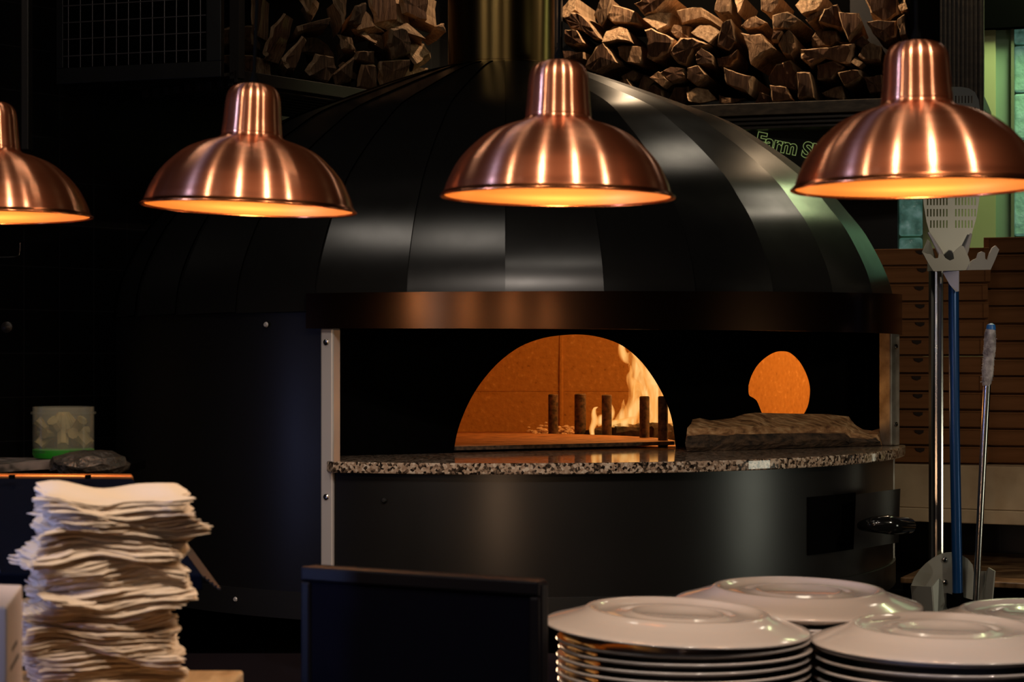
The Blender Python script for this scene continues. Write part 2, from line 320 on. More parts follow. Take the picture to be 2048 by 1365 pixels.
# the arch reaches the floor, so it is a notch in the outer loop
outer = [(-.80, -.216)]+[(ar[0][0], -.216)]+ar[1:-1]+[(ar[-1][0], -.216)]+[(.80, -.216), (.80, .062), (-.80, .062)]
es = []
for lp in (outer, loops[1]):
    vs = [bm.verts.new(W0+wt*s+V((0, 0, z))) for s, z in lp]
    es += [bm.edges.new((vs[i], vs[(i+1) % len(vs)])) for i in range(len(vs))]
bmesh.ops.triangle_fill(bm, use_beauty=True, use_dissolve=False, edges=es)
ex = bmesh.ops.extrude_face_region(bm, geom=bm.faces[:])
bmesh.ops.translate(bm, verts=[g for g in ex['geom'] if isinstance(g, bmesh.types.BMVert)], vec=-wn*.005)
opart('mouth_wall', bm, 'black')
def sector(bm, r, t0, t1, d, z0, z1, n=60):
    rim = [pol(t0+(t1-t0)*i/n, r, 0) for i in range(n+1)]
    def tow(p):
        q = p-A; s = (q.x*wt.x+q.y*wt.y); return A+wt*s+wn*d
    p0, p1 = tow(rim[0]), tow(rim[-1])
    pts = [V((p.x, p.y, EZ+z0)) for p in [p0]+rim+[p1]]
    prism(bm, pts, (0, 0, z1-z0))
bm = bmesh.new(); sector(bm, RO+.032, T0+.9, T1+1.0, .40, -.239, -.216); opart('granite_shelf', bm, 'granite', bevel=.003)
bm = bmesh.new(); sector(bm, RO-.004, T0-3, T1+2, .40, .062, .066); opart('recess_ceiling', bm, 'black')
# chamber
bm = bmesh.new(); rc = .80; n = 96; Zs = [-.235, -.04, .1, .22, .32, .38, .41]; Rs = [.80, .80, .79, .74, .62, .4, .05]
def clipd(p):
    q = V((p.x-A.x, p.y-A.y, 0)); d = q.dot(wn)
    if d > D-.02: q = q+wn*(D-.02-d)
    return V((A.x+q.x, A.y+q.y, p.z))
rings = [[bm.verts.new(clipd(pol(360*i/n, r, z))) for i in range(n)] for r, z in zip(Rs, Zs)]
for a, b in zip(rings[1:], rings[2:]):
    for i in range(n): bm.faces.new((a[i], a[(i+1) % n], b[(i+1) % n], b[i]))
for i in range(n):                                              # low wall only where it does not cross the mouth wall
    m = pol(360*(i+.5)/n, .8, 0)
    if (m-A-V((0, 0, EZ))).dot(wn) < D-.03: bm.faces.new((rings[0][i], rings[0][(i+1) % n], rings[1][(i+1) % n], rings[1][i]))
# drop upper faces that stand in front of the openings
bmesh.ops.delete(bm, geom=[f for f in bm.faces if (f.calc_center_median()-V((A.x, A.y, f.calc_center_median().z))).dot(wn) > D-.035 and f.calc_center_median().z < EZ+.08], context='FACES')
opart('chamber_wall', bm, 'terracotta', smooth=True)
bm = bmesh.new(); pts = [clipd(pol(360*i/72, .80, -.222)) for i in range(72)]; bm.faces.new([bm.verts.new(p) for p in pts]); opart('chamber_floor', bm, 'hearth')
def chamber_hit(px, py, r=.797):
    d = V(((px-CX)/F, 1.0)); a = d.dot(d); o = -V((A.x, A.y)); b = 2*d.dot(o); c = o.dot(o)-r*r
    t = (-b+math.sqrt(b*b-4*a*c))/(2*a); return V((d.x*t, d.y*t, EZ+(HY-py)/F*t))
bm = bmesh.new(); tube(bm, [chamber_hit(1123, y, .795) for y in (660, 760, 868)], .0075, 8); opart('wall_joint', bm, 'terracotta', smooth=True)
bm = bmesh.new(); tube(bm, [chamber_hit(x, 782, .799) for x in range(900, 1400, 30)], .0022, 6); opart('wall_joint', bm, 'terracotta', smooth=True)
# turning hearth disc
hc = V((-.075, 4.62)); hr = .462; pts = []
for i in range(96):
    p = V((hc.x+hr*cos(2*pi*i/96), hc.y+hr*sin(2*pi*i/96), 0)); q = p-A; d = q.dot(wn)
    if d > .452: p = p+wn*(.452-d)
    pts.append(V((p.x, p.y, EZ-.2105)))
bm = bmesh.new(); prism(bm, pts, (0, 0, .0085))
for f in bm.faces: f.material_index = 1 if len(f.verts) == 4 else 0
opart('hearth_disc', bm, ['hearth', 'iron'])
# fire guard bars
for x, yt, yb, hw in ((1106.5, 789, 868, 10), (1160.5, 788, 870, 11.5), (1213.5, 790, 872, 10), (1289, 793, 878, 10), (1326, 793, 884, 10)):
    Y = .205*F/(yb-HY); b = P(x, yb, Y); b.z = EZ-.222; t = P(x, yt, Y); r = hw/F*Y
    bm = bmesh.new(); lathe(bm, [(0, b.z), (r, b.z), (r, t.z-.002), (r-.002, t.z), (r*.7, t.z), (r*.66, t.z-.004), (0, t.z-.004)], (b.x, b.y, 0), 24); opart('guard_bar', bm, 'iron', smooth=False)
# ash hatch low on the right: flat black patch for the recess shade, pulled plate, black handle
bm = bmesh.new(); arc(bm, 43, 54.5, RO+.005, (-.43, -.305), 8); opart('hatch_shade', bm, 'black', smooth=True, solid=.004)
pl = [P(1712, 990, 4.25), P(1800, 978, 4.45), P(1796, 1086, 4.45), P(1707, 1101, 4.25)]
bm = bmesh.new(); prism(bm, pl, (.002, .004, 0)); hp = opart('hatch_plate', bm, 'bodysteel', bevel=.001)
bm = bmesh.new(); p, r = smooth_path([P(1722, 1052, 4.24), P(1745, 1050, 4.2), P(1775, 1050, 4.2), P(1790, 1052, 4.21), P(1818, 1052, 4.26)], [.010, .017, .021, .020, .017], 6); tube(bm, p, r, 20)
for k in range(4):
    a = P(1779+k*.1, 1040+k*8, 4.185); b = P(1816, 1040+k*8, 4.235); tube(bm, [a, b], .0045, 8)
opart('hatch_handle', bm, 'bakelite', hp, smooth=True)

# ------------------------------------------------------------------ fire
fl = []
def tongue(bm, pts, Y, flatk=.8):
    q = [P(1040+u/5.25, 660+v/5.25, Y) for u, v, w in pts]; r = [w/5.25/F*Y for u, v, w in pts]
    p, r = smooth_path(q, r, 6); tube(bm, p, r, 20, True, 0, flatk)
bm = bmesh.new()
tongue(bm, [(1130, 1010, 60), (1180, 900, 110), (1230, 760, 105), (1215, 620, 85), (1150, 510, 40), (1165, 440, 20), (1163, 372, 2)], 5.06)
tongue(bm, [(1320, 1010, 120), (1330, 880, 140), (1320, 720, 150), (1270, 560, 120), (1240, 420, 95), (1190, 310, 80), (1105, 290, 55), (1070, 220, 45), (1075, 120, 30), (1120, 40, 8)], 5.10)
tongue(bm, [(1480, 1020, 120), (1500, 850, 130), (1460, 680, 120), (1400, 500, 105), (1310, 330, 90), (1220, 190, 75), (1180, 60, 40), (1190, -60, 3)], 5.0)
tongue(bm, [(1010, 985, 40), (1070, 920, 60), (1090, 840, 40), (1085, 780, 18), (1090, 730, 2)], 5.04)
tongue(bm, [(1600, 1010, 70), (1590, 900, 80), (1560, 760, 70), (1500, 640, 50), (1480, 540, 4)], 4.96)
tongue(bm, [(760, 1105, 25), (755, 1040, 30), (785, 960, 40), (775, 880, 28), (785, 830, 18), (818, 812, 2)], 5.0)
tongue(bm, [(800, 990, 40), (850, 950, 60), (920, 930, 60), (960, 860, 40), (950, 770, 6)], 5.02)
tongue(bm, [(960, 985, 40), (1060, 985, 50), (1180, 970, 60), (1290, 960, 70)], 5.02)
tag(obj('flames', bm, 'flame', smooth=True), 'tall orange flames rising behind the iron bars inside the oven mouth', 'fire', kind='stuff')
# burning logs
def rough_tube(bm, pts, rad, n=14, jit=.2, flatk=1.0, seed=1):
    rnd = random.Random(seed); k0 = len(bm.verts); tube(bm, pts, rad, n, True, 0, flatk); bm.verts.ensure_lookup_table()
    m = sum(rad)/len(rad)
    for v in bm.verts[k0:]: v.co += V((rnd.uniform(-1, 1), rnd.uniform(-1, 1), rnd.uniform(-1, 1)))*m*jit
for k, (x0, y0, x1, y1, Y0, Y1, r, lb) in enumerate(((1176, 872, 1262, 860, 5.02, 5.14, .018, 'charred log end burning behind the third iron bar'), (1228, 864, 1336, 858, 5.02, 5.06, .024, 'charred log lying across the fire behind the fourth iron bar'), (1296, 866, 1365, 862, 4.9, 5.0, .026, 'charred log burning at the right side of the oven mouth'))):
    bm = bmesh.new(); a, b = P(x0, y0, Y0), P(x1, y1, Y1); a.z = b.z = EZ-.222+r*.95
    rough_tube(bm, [a.lerp(b, i/8) for i in range(9)], [r*(.8 if i in (0, 8) else 1) for i in range(9)], 14, .14, 1, k)
    tag(obj('burning_log', bm, 'char'), lb, 'log', 'burning logs in the oven')
bm = bmesh.new(); rnd = random.Random(5)
for i in range(170):
    x = rnd.choice((rnd.gauss(1083, 11), rnd.gauss(1132, 13))); h = abs(rnd.gauss(0, .011)); Y = 5.26+rnd.uniform(-.04, .05)
    p = P(x, 865, Y); p.z = EZ-.216+h; s = rnd.uniform(.003, .007)
    bmesh.ops.create_icosphere(bm, subdivisions=1, radius=s, matrix=Matrix.Translation(p) @ Matrix.Rotation(rnd.random()*3, 4, 'X') @ Matrix.Diagonal((1.5, .8, .6, 1)))
tag(obj('ash_embers', bm, 'ash'), 'pale crumbled ash and embers behind the first two iron bars', 'ash', kind='stuff')

# long split log lying on the granite shelf
SZ = -.216
bm = bmesh.new(); rnd = random.Random(11); secs = [(1372, 838, 905), (1385, 836, 906), (1410, 840, 907), (1450, 836, 908), (1475, 831, 908), (1497, 828, 908), (1545, 829, 907), (1600, 828.5, 905), (1650, 829, 903), (1688, 834, 901), (1700, 846, 900), (1713, 858, 899), (1735, 862, 897), (1752, 857, 895), (1761, 880, 892)]
rings = []
for i, (x, yt, yb) in enumerate(secs):
    f = i/(len(secs)-1); Y = 4.36+.30*((x-1372)/390); b = P(x, yb, Y); b.z = EZ+SZ+.001; zt = P(x, yt, Y+.06).z; zm = P(x, 872-6*f if x < 1700 else 878, Y).z; H = zt-b.z
    zm = min(zm, zt-.004); dn = V((.30, .95, 0))
    j = lambda s: V((rnd.uniform(-s, s), rnd.uniform(-s, s), rnd.uniform(-s, s)))
    base = V((b.x, b.y, 0))
    def q(d, z, s=.0025): return base+dn*d+V((0, 0, z))+j(s)
    rings.append([q(.012, b.z, .0008), q(.0, b.z+.010), q(-.002, b.z*.45+zm*.55), q(.004, zm), q(.018, zm+.002), q(.024, zm*.6+zt*.4), q(.05, zm*.25+zt*.75), q(.075, zt), q(.095, zt-.004), q(.12, zt-.02 if H > .035 else zt-.006), q(.13, b.z+.012), q(.11, b.z, .0008)])
rings = [[bm.verts.new(p) for p in r] for r in rings]
for a, b in zip(rings, rings[1:]):
    for k in range(12):
        f = bm.faces.new((a[k], a[(k+1) % 12], b[(k+1) % 12], b[k])); f.material_index = 1 if k in (0, 1, 2, 9, 10, 11) else 0
bm.faces.new(rings[0]); bm.faces.new(rings[-1][::-1])
bmesh.ops.subdivide_edges(bm, edges=bm.edges[:], cuts=2, use_grid_fill=True, fractal=.35, seed=4)
tag(obj('firewood_log', bm, ['splitwood', 'bark']), 'long split firewood log lying on the granite shelf before the small round opening', 'log')

# ------------------------------------------------------------------ log racks
rn = V((.3, 1.0, 0)).normalized(); r0 = V((.624, 6.0, 0))                   # right rack front plane (normal points back)
ln = V((-1.22, 1.0, 0)).normalized(); l0 = V((-.667, 4.70, 0))            # left rack front plane, slanting
rt = V((1, -.3, 0)).normalized(); lt = V((1, 1.22, 0)).normalized()
def board(bm, p0, p1, n, d0, d1, z0, z1):
    a = [V((p.x, p.y, 0))+n*d for p, d in ((p0, d0), (p1, d0), (p1, d1), (p0, d1))]
    prism(bm, [V((p.x, p.y, z0)) for p in a], (0, 0, z1-z0))
rA = ray_plane(1085, 205, r0, rn); rB = ray_plane(1968, 205, r0, rn); zt = ray_plane(1440, 207, r0, rn).z
rack = empty('log_rack', (r0.x, r0.y, zt)); tag(rack, 'dark wooden rack stacked with firewood behind and right of the oven', 'log rack')
RW = V((r0.x, r0.y, zt))
def rpart(root, off, name, bm, m, **k):
    bmesh.ops.translate(bm, verts=bm.verts[:], vec=-off); return obj(name, bm, m, root, **k)
bm = bmesh.new(); board(bm, rA, rB, rn, -.01, .42, zt-.042, zt-.004); rpart(rack, RW, 'shelf_board', bm, 'darkwood', bevel=.002)
for k in range(3):
    bm = bmesh.new(); board(bm, rA, rB, rn, .0+.012*k, .42, zt-.056-.012*k, zt-.046-.012*k); rpart(rack, RW, 'moulding', bm, 'rackmetal', bevel=.002)
bm = bmesh.new(); a = ray_plane(1106, 90, r0, rn); b = ray_plane(1117, 90, r0, rn); board(bm, a, b, rn, -.02, .05, zt-.004, 3.3); board(bm, a, ray_plane(1120, 90, r0, rn), rn, -.024, -.018, ray_plane(1117, 97, r0, rn).z, ray_plane(1117, 88, r0, rn).z); rpart(rack, RW, 'upright', bm, 'rackmetal')
bm = bmesh.new(); a = ray_plane(1822, 90, r0, rn); b = ray_plane(1881, 90, r0, rn); board(bm, a, b, rn, -.02, .4, zt-.004, 3.3); rpart(rack, RW, 'upright', bm, 'black')
bm = bmesh.new(); a = ray_plane(1881, 90, r0, rn); b = ray_plane(1968, 90, r0, rn); zb = ray_plane(1900, 310, r0, rn).z
board(bm, a, b, rn, -.02, .02, zb, 3.3)
for k in range(10): board(bm, a+(b-a)*(k+.15)/10, a+(b-a)*(k+.55)/10, rn, -.028, -.018, zb, 3.3)
rpart(rack, RW, 'ribbed_panel', bm, 'darkwood')
bm = bmesh.new(); board(bm, rA, ray_plane(1881, 205, r0, rn), rn, .41, .42, zt, 3.3); rpart(rack, RW, 'back_board', bm, 'black')

lz = P(470, 140, 4.70).z; lA = V((-.667, 4.70, 0)); lB = lA+lt*.95
lrack = empty('log_rack', (lA.x, lA.y, lz)); tag(lrack, 'dark metal corner rack of firewood behind and left of the flue', 'log rack'); LW = V((lA.x, lA.y, lz))
bm = bmesh.new(); board(bm, lA, lB, ln, -.006, .004, lz-.03, lz); rpart(lrack, LW, 'shelf_lip', bm, 'rackmetal', bevel=.001)
bm = bmesh.new(); board(bm, lA, lB, ln, .004, .40, lz-.012, lz-.004); rpart(lrack, LW, 'shelf_board', bm, 'darkwood')
for k in range(9):
    bm = bmesh.new(); board(bm, lA+lt*.02, lB, ln, .03+k*.04, .05+k*.04, lz-.034, lz-.014); rpart(lrack, LW, 'slat', bm, 'rackmetal', bevel=.002)
bm = bmesh.new(); board(bm, lA-lt*.0, lA+lt*.02, ln, -.012, .02, lz-.02, 3.3); rpart(lrack, LW, 'upright', bm, 'rackmetal')
bm = bmesh.new(); board(bm, lA, lB, ln, .40, .41, lz, 3.3); rpart(lrack, LW, 'back_board', bm, 'black')

Z3 = ['l120,60 190,0 290,0 300,60 230,140 120,150', 'd215,160 290,110 370,120 480,220 610,390 520,380 400,290 290,280', 'm500,120 570,0 680,0 650,130 580,240', 'm650,150 690,10 945,90 990,220 700,200', 'd940,20 1100,0 1310,0 1160,90 1040,140', 'l1030,180 1070,110 1290,80 1270,230 1190,300 1110,240', 'm1340,60 1600,30 1640,140 1400,210', 'm1760,90 1780,0 1920,0 1930,110 1840,125', 'l1940,0 2048,0 2000,110', 'm1280,280 1310,205 1480,220 1470,350 1340,345', 'l1525,320 1600,225 1700,220 1810,300 1720,430', 'l625,430 640,300 720,230 850,270 925,420 780,395', 'd230,290 360,300 440,430 330,450 230,430', 'd210,510 430,520 440,590 220,600', 'd440,690 560,480 640,430 720,530 790,640 560,730', 'm760,460 800,440 1010,450 1020,640 860,620 780,560', 'd1060,300 1130,280 1370,400 1310,530 1130,610 1080,580 1100,400', 'd1320,520 1430,380 1560,380 1720,440 1560,490 1480,660 1400,640', 'd1840,210 1930,170 1980,400 1900,490 1780,440', 'd1580,560 1640,480 1760,560 1760,650 1600,650', 'd1770,570 1900,540 2000,480 1990,570 1900,650 1780,640', 'm790,760 900,680 960,730 900,800 810,800', 'm950,780 980,710 1090,790 1000,920 920,900', 'm1110,790 1200,720 1320,830 1250,890', 'd1220,740 1320,680 1460,690 1470,790 1330,830', 'd1500,690 1620,660 1700,760 1580,860 1500,800', 'd1030,910 1130,840 1210,900 1220,1000 1100,990', 'd1260,1000 1330,870 1480,860 1500,960 1440,1040 1300,1050', 'l1480,940 1560,870 1680,890 1770,1000 1620,1050 1510,1030', 'd700,830 860,790 920,880 800,860']
Z4 = ['m400,0 600,0 520,100 410,60', 'm540,130 690,90 810,180 700,260 550,270', 'l770,40 830,0 1030,0 970,70 840,130', 'm850,160 990,60 990,110 880,190', 'd1200,110 1400,120 1430,200 1290,380 1240,260', 'd1050,70 1180,20 1205,110 1250,260 1180,245 990,190', 'd560,290 650,295 600,380 540,380', 'd1180,370 1290,385 1420,300 1480,370 1400,430 1340,395', 'd1430,0 1760,0 1780,100 1620,190 1500,100', 'l1770,30 1830,0 1870,70 1800,100', 'd1460,190 1760,180 1750,330 1640,380 1520,300', 'm1770,170 1840,120 1860,330 1800,350', 'm220,220 300,140 360,120 480,190 400,240 260,250', 'm230,300 330,320 430,310 550,450 440,520 340,620 290,420', 'm590,420 620,320 690,255 760,330 775,450 720,515 640,500', 'm895,330 940,250 1150,250 1170,360 1090,410 910,420', 'd820,470 1000,450 1340,400 1300,590 1240,600 1050,540 900,620 830,560', 'm1375,530 1420,430 1490,390 1610,430 1600,570 1430,570', 'd480,720 560,590 700,550 770,680 760,840 500,790', 'd960,600 1130,560 1240,620 1110,740 960,740', 'l1310,590 1350,530 1430,590 1390,640', 'd1180,690 1400,660 1410,720 1310,790 1240,820', 'd1430,720 1600,700 1610,870 1480,880', 'm1000,870 1210,800 1230,950 1050,910', 'd790,700 920,700 960,950 800,950', 'd320,990 390,860 510,910 510,980', 'd520,820 680,840 740,960 540,980', 'd75,650 200,700 370,740 320,910 100,810', 'm0,900 60,930 270,940 160,990 0,985']
ZL = ['d380,0 440,0 430,190 400,130', 'd1090,0 1260,0 1290,100 1150,125', 'd1130,165 1215,160 1260,215 1295,300 1180,335 1130,250', 'd1115,350 1290,340 1285,440 1150,520 1110,400', 'd930,30 990,10 950,150 900,120', 'd190,160 290,140 380,140 380,240 290,250 200,250', 'd200,310 440,305 470,420 330,400', 'd490,290 530,140 590,60 560,200 500,330', 'd500,340 620,205 640,230 570,400 530,400', 'd590,150 780,100 770,140 600,180', 'm830,0 910,0 870,140', 'm960,160 1000,70 1070,40 1140,140 1000,170', 'l1040,190 1120,160 1125,245 1080,220', 'l1220,150 1310,120 1345,225 1270,190', 'l1305,370 1310,260 1365,215 1415,300', 'l1295,465 1350,375 1390,360 1385,430', 'm880,190 950,210 980,290 890,280', 'm940,400 965,345 990,380 960,420', 'd985,500 1000,370 1070,370 1100,535', 'd640,410 700,310 800,330 830,400 780,480 660,440', 'd1280,0 1440,0 1440,110 1310,60', 'd1080,290 1000,290 980,340 1080,370', 'm1410,150 1450,130 1450,190', 'm640,0 740,0 690,60', 'd700,200 800,210 850,300 720,290', 'd820,430 930,330 930,460 850,490']
import re
def load(tab, s, x0, side, p0, n):
    out = []
    for t in tab:
        pts = [tuple(map(float, q.split(','))) for q in t[1:].split()]
        pts = [(x0+u/s, v/s) for u, v in pts]
        pts = [(x, y-14 if y < .5 else y) for x, y in pts]
        out.append((t[0], pts, side, p0, n))
    return out
LOGS = load(Z3, 5.12, 1080, 'right', r0, rn)+load(Z4, 4.876, 1430, 'right', r0, rn)+load(ZL, 2.926, 400, 'left', l0, ln)
def logname(k, grp, order, total):
    return order
recs = []
for tone, pts, side, p0, n in LOGS:
    cx = sum(p[0] for p in pts)/len(pts); cy = sum(p[1] for p in pts)/len(pts); recs.append([tone, pts, side, p0, n, cx, cy])
ordw = ['first', 'second', 'third', 'fourth', 'fifth', 'sixth', 'seventh', 'eighth', 'ninth', 'tenth', 'eleventh', 'twelfth', 'thirteenth', 'fourteenth', 'fifteenth', 'sixteenth']
tens = {2: 'twenty', 3: 'thirty', 4: 'forty', 5: 'fifty', 6: 'sixty', 7: 'seventy'}
tensth = {2: 'twentieth', 3: 'thirtieth', 4: 'fortieth', 5: 'fiftieth', 6: 'sixtieth', 7: 'seventieth'}
def ordinal(i):
    full = ordw+['seventeenth', 'eighteenth', 'nineteenth']
    if i <= 19: return full[i-1]
    return tensth[i//10] if i % 10 == 0 else tens[i//10]+'-'+full[i % 10-1]
for side, nrow in (('right', 5), ('left', 4)):
    rs = [r for r in recs if r[2] == side]
    rs.sort(key=lambda r: r[6]); per = math.ceil(len(rs)/nrow)
    for ri in range(nrow):
        row = sorted(rs[ri*per:(ri+1)*per], key=lambda r: r[5])
        for ci, r in enumerate(row):
            tone, pts, sd, p0, n, cx, cy = r; rnd = random.Random(int(cx*7+cy*13))
            w = max(p[0] for p in pts)-min(p[0] for p in pts); h = max(p[1] for p in pts)-min(p[1] for p in pts)
            # jagged outline
            q = []
            for i in range(len(pts)):
                a, b = pts[i], pts[(i+1) % len(pts)]
                q.append(a)
                L = math.hypot(b[0]-a[0], b[1]-a[1])
                for f in ((.33, .66) if L > 14 else ()):
                    q.append((a[0]+(b[0]-a[0])*f+rnd.uniform(-1, 1)*L*.045, a[1]+(b[1]-a[1])*f+rnd.uniform(-1, 1)*L*.045))
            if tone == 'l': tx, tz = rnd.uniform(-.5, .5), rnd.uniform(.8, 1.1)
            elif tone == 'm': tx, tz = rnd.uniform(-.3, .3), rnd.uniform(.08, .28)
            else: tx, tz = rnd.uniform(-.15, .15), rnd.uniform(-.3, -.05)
            base = rnd.choice((rnd.uniform(.0, .03), rnd.uniform(.03, .09))); bm = bmesh.new()
            W = [ray_plane(x, y, p0, n) for x, y in q]; c = sum(W, V())/len(W); tt = V((n.y, -n.x, 0))
            zlo = min(p.z for p in W)
            front = []
            for p in W:
                u = (p-c).dot(tt); wv = p.z-zlo
                d = base+u*tx+wv*tz+rnd.uniform(-.003, .003)
                d = max(d, .004); front.append(p+n*d)
            skew = tt*rnd.uniform(-.02, .02); N = len(W); Ld = .33 if side == 'right' else .24
            dv = n if side == 'right' else V((-.25, 1, 0)).normalized()
            fc = sum(front, V())/N; ch = [rnd.uniform(.80, .95) for _ in range(N)]
            if tone == 'l': ch = [.97]*N
            fv = [bm.verts.new(fc+(p-fc)*k_-c) for p, k_ in zip(front, ch)]
            ev = [bm.verts.new(p-c+n*rnd.uniform(.006, .014)) for p in front]
            mid = [bm.verts.new(p-c+dv*(.14)+skew*.4+V((rnd.uniform(-.003, .003), 0, rnd.uniform(-.003, .003)))) for p in W]
            bv = [bm.verts.new(p-c+dv*Ld+skew) for p in W]
            cen = bm.verts.new(fc-c-n*rnd.uniform(0, .004))
            for i in range(N):
                k = (i+1) % N
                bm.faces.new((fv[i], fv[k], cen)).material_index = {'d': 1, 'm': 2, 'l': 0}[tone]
                for u1, u2 in ((fv, ev), (ev, mid), (mid, bv)): bm.faces.new((u1[i], u2[i], u2[k], u1[k]))
            bm.faces.new(bv[::-1])
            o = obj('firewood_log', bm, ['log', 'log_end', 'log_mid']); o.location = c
            look = {'l': 'pale', 'm': 'brown', 'd': 'dim reddish'}[tone]
            shp = 'flat' if w > 1.5*h else ('upright' if h > 1.35*w else 'chunky')
            rack_n = 'right rack' if side == 'right' else 'left rack'
            tag(o, f'{look} {shp} split log in the {rack_n}, {ordinal(ri+1)} row down, {ordinal(ci+1)} from left', 'log', f'firewood stacked in the {rack_n}')

# ------------------------------------------------------------------ mesh-fronted cage and dark post on the left
cg = empty('mesh_cage', (-.95, 4.76, EZ+.7)); tag(cg, 'dark cabinet with a square wire mesh front high on the tiled wall', 'cabinet'); CW = V((-.95, 4.76, EZ+.7))
cn = V((.3, 1, 0)).normalized(); c0 = V((-.667, 4.70, 0))
bm = bmesh.new(); a = ray_plane(112, 150, c0, cn); b = ray_plane(442, 150, c0, cn); zb = ray_plane(300, 128, c0, cn).z; zlow = ray_plane(300, 160, c0, cn).z
board(bm, a, b, cn, .0, .02, zlow, zb); a2 = ray_plane(126, 150, c0, cn); b2 = ray_plane(412, 150, c0, cn)
board(bm, a, a2, cn, 0, .02, zb, 3.2); board(bm, b2, b, cn, 0, .02, zb, 3.2)
rpart(cg, CW, 'frame', bm, 'blackmetal', bevel=.002)
bm = bmesh.new()
for x in range(126, 413, 24): p = ray_plane(x+(412-126) % 24/2, 60, c0, cn); tube(bm, [V((p.x, p.y, zb)), V((p.x, p.y, 3.2))], .0013, 6)
for k in range(7):
    ya = 113-33.5*k; a = ray_plane(126, ya, c0, cn); b = ray_plane(412, ya-12, c0, cn); b.z = a.z; tube(bm, [a, b], .0017, 6)
rpart(cg, CW, 'wire_mesh', bm, 'wire')
bm = bmesh.new(); a = ray_plane(112, 150, c0, cn); b = ray_plane(442, 150, c0, cn); board(bm, a, b, cn, .10, .11, zlow, 3.2); rpart(cg, CW, 'back_panel', bm, 'black')
bm = bmesh.new(); board(bm, a, b, cn, .02, .10, zlow, zlow+.01); rpart(cg, CW, 'bottom_panel', bm, 'blackmetal')
bm = bmesh.new(); a = P(41, 0, 4.6); b = P(57, 0, 4.6); bx(bm, a.x, b.x, 4.6, 4.64, P(0, 300, 4.6).z, 3.3); tag(obj('wall_post', bm, 'rackmetal', bevel=.003), 'slim dark vertical post at the far left above the copper lamp', 'post')
bm = bmesh.new(); p, r = smooth_path([P(-30, 516, 4.3), P(20, 515, 4.3), P(34, 513, 4.3), P(39, 506, 4.3), P(40, 486, 4.3)], [.0022]*5, 4); tube(bm, p, r, 8)
tag(obj('wall_hook', bm, 'chrome', smooth=True), 'thin bent steel hook on the dark tiled wall below the leftmost lamp', 'hook')
for i, (y0, lb) in enumerate(((655, 'small dark round fitting on the tiled wall at the far left edge'),)):
    bm = bmesh.new(); lathe(bm, [(0, -.02), (.008, -.02), (.009, -.006), (.013, -.004), (.0125, .004), (.006, .008), (0, .009)], n=24)
    bmesh.ops.transform(bm, matrix=Matrix.Translation(P(14, y0, 4.3)) @ Matrix.Rotation(pi/2, 4, 'X'), verts=bm.verts[:]); tag(obj('round_fitting', bm, 'rackmetal', smooth=True), lb, 'fitting')

# ------------------------------------------------------------------ window with glass blocks at the back right
wb = V((0, 6.62, 0)); wnv = V((.3, 1, 0)).normalized()
def wp(px, py, d=0.0):
    p = ray_plane(px, py, wb+wnv*d, wnv); return p
def panel(name, x0, x1, y0, y1, m, d=0.0, th=.02):
    bm = bmesh.new(); a, b = wp(x0, 400, d), wp(x1, 400, d); board(bm, a, b, wnv, 0, th, wp(x0, y1, d).z, wp(x0, y0, d).z); return struct(obj(name, bm, m))
panel('wall_right', 1700, 1795.5, -700, 1250, 'tile', -.01)
panel('wall_pier', 1846, 1991, 40, 800, 'plaster', 0); panel('wall_reveal', 1991, 2026, 40, 800, 'teal', .02)
panel('wall_header', 1790, 2500, -700, 65, 'black', -.04, .05)
def blockwin(name, x0, x1, cols, ys):
    fr = panel(name, x0, x1, 40, 800, 'mortar', .055)
    fr.name = name
    for ci in range(cols):
        for yi in range(len(ys)-1):
            xa = x0+(x1-x0)*ci/cols; xb = x0+(x1-x0)*(ci+1)/cols
            bm = bmesh.new(); a, b = wp(xa+2.5, 400, .03), wp(xb-2.5, 400, .03); board(bm, a, b, wnv, 0, .06, wp(xa, ys[yi+1]-2.5, .03).z, wp(xa, ys[yi]+2.5, .03).z); o = obj('window_pane', bm, 'glassblock', bevel=.006); o.parent = fr
blockwin('window_1', 1795.5, 1846, 1, [90, 186, 282, 378, 474, 570, 666])
blockwin('window_2', 2026, 2266, 3, [-6, 90, 186, 282, 378, 474, 570, 666])
panel('trim_1', 2022, 2028, 40, 800, 'mortar', .0, .05)

# sign below the right rack
sg = empty('shop_sign', P(1600, 300, 6.05)); tag(sg, 'black hanging sign board with pale green outlined lettering under the right log rack', 'sign'); SW = V(sg.location)
sd = V((.966, 0, -.26)); sup = V((.26, 0, .966))
bm = bmesh.new(); o0 = P(1440, 235, 6.05); prism(bm, [o0+V((-.06, 0, .05)), o0+V((.55, 0, .05)), o0+V((.55, 0, -.23)), o0+V((-.06, 0, -.23))], (0, .012, 0)); rpart(sg, SW, 'board', bm, 'sign')
cu = bpy.data.curves.new('lettering', 'FONT'); cu.body = "r's Farm Shop"; cu.size = .066; cu.fill_mode = 'NONE'; cu.bevel_depth = .0011; cu.offset = .0022; cu.bevel_resolution = 1; cu.space_character = .96
to = bpy.data.objects.new('lettering', cu); COL.objects.link(to); to.parent = sg; cu.materials.append(M['neon'])
bpy.context.view_layer.update(); lm = bpy.data.meshes.new_from_object(to.evaluated_get(bpy.context.evaluated_depsgraph_get())); bpy.data.objects.remove(to)
lm.name = 'lettering'; lm.materials.clear(); lm.materials.append(M['neon']); to = bpy.data.objects.new('lettering', lm); COL.objects.link(to); to.parent = sg
lp = P(1461, 283, 6.04)-SW; to.matrix_local = Matrix.Translation(lp) @ Matrix(((.972, .20, 0, 0), (0, 0, -1, 0), (-.2, .972, 0, 0), (0, 0, 0, 1)))

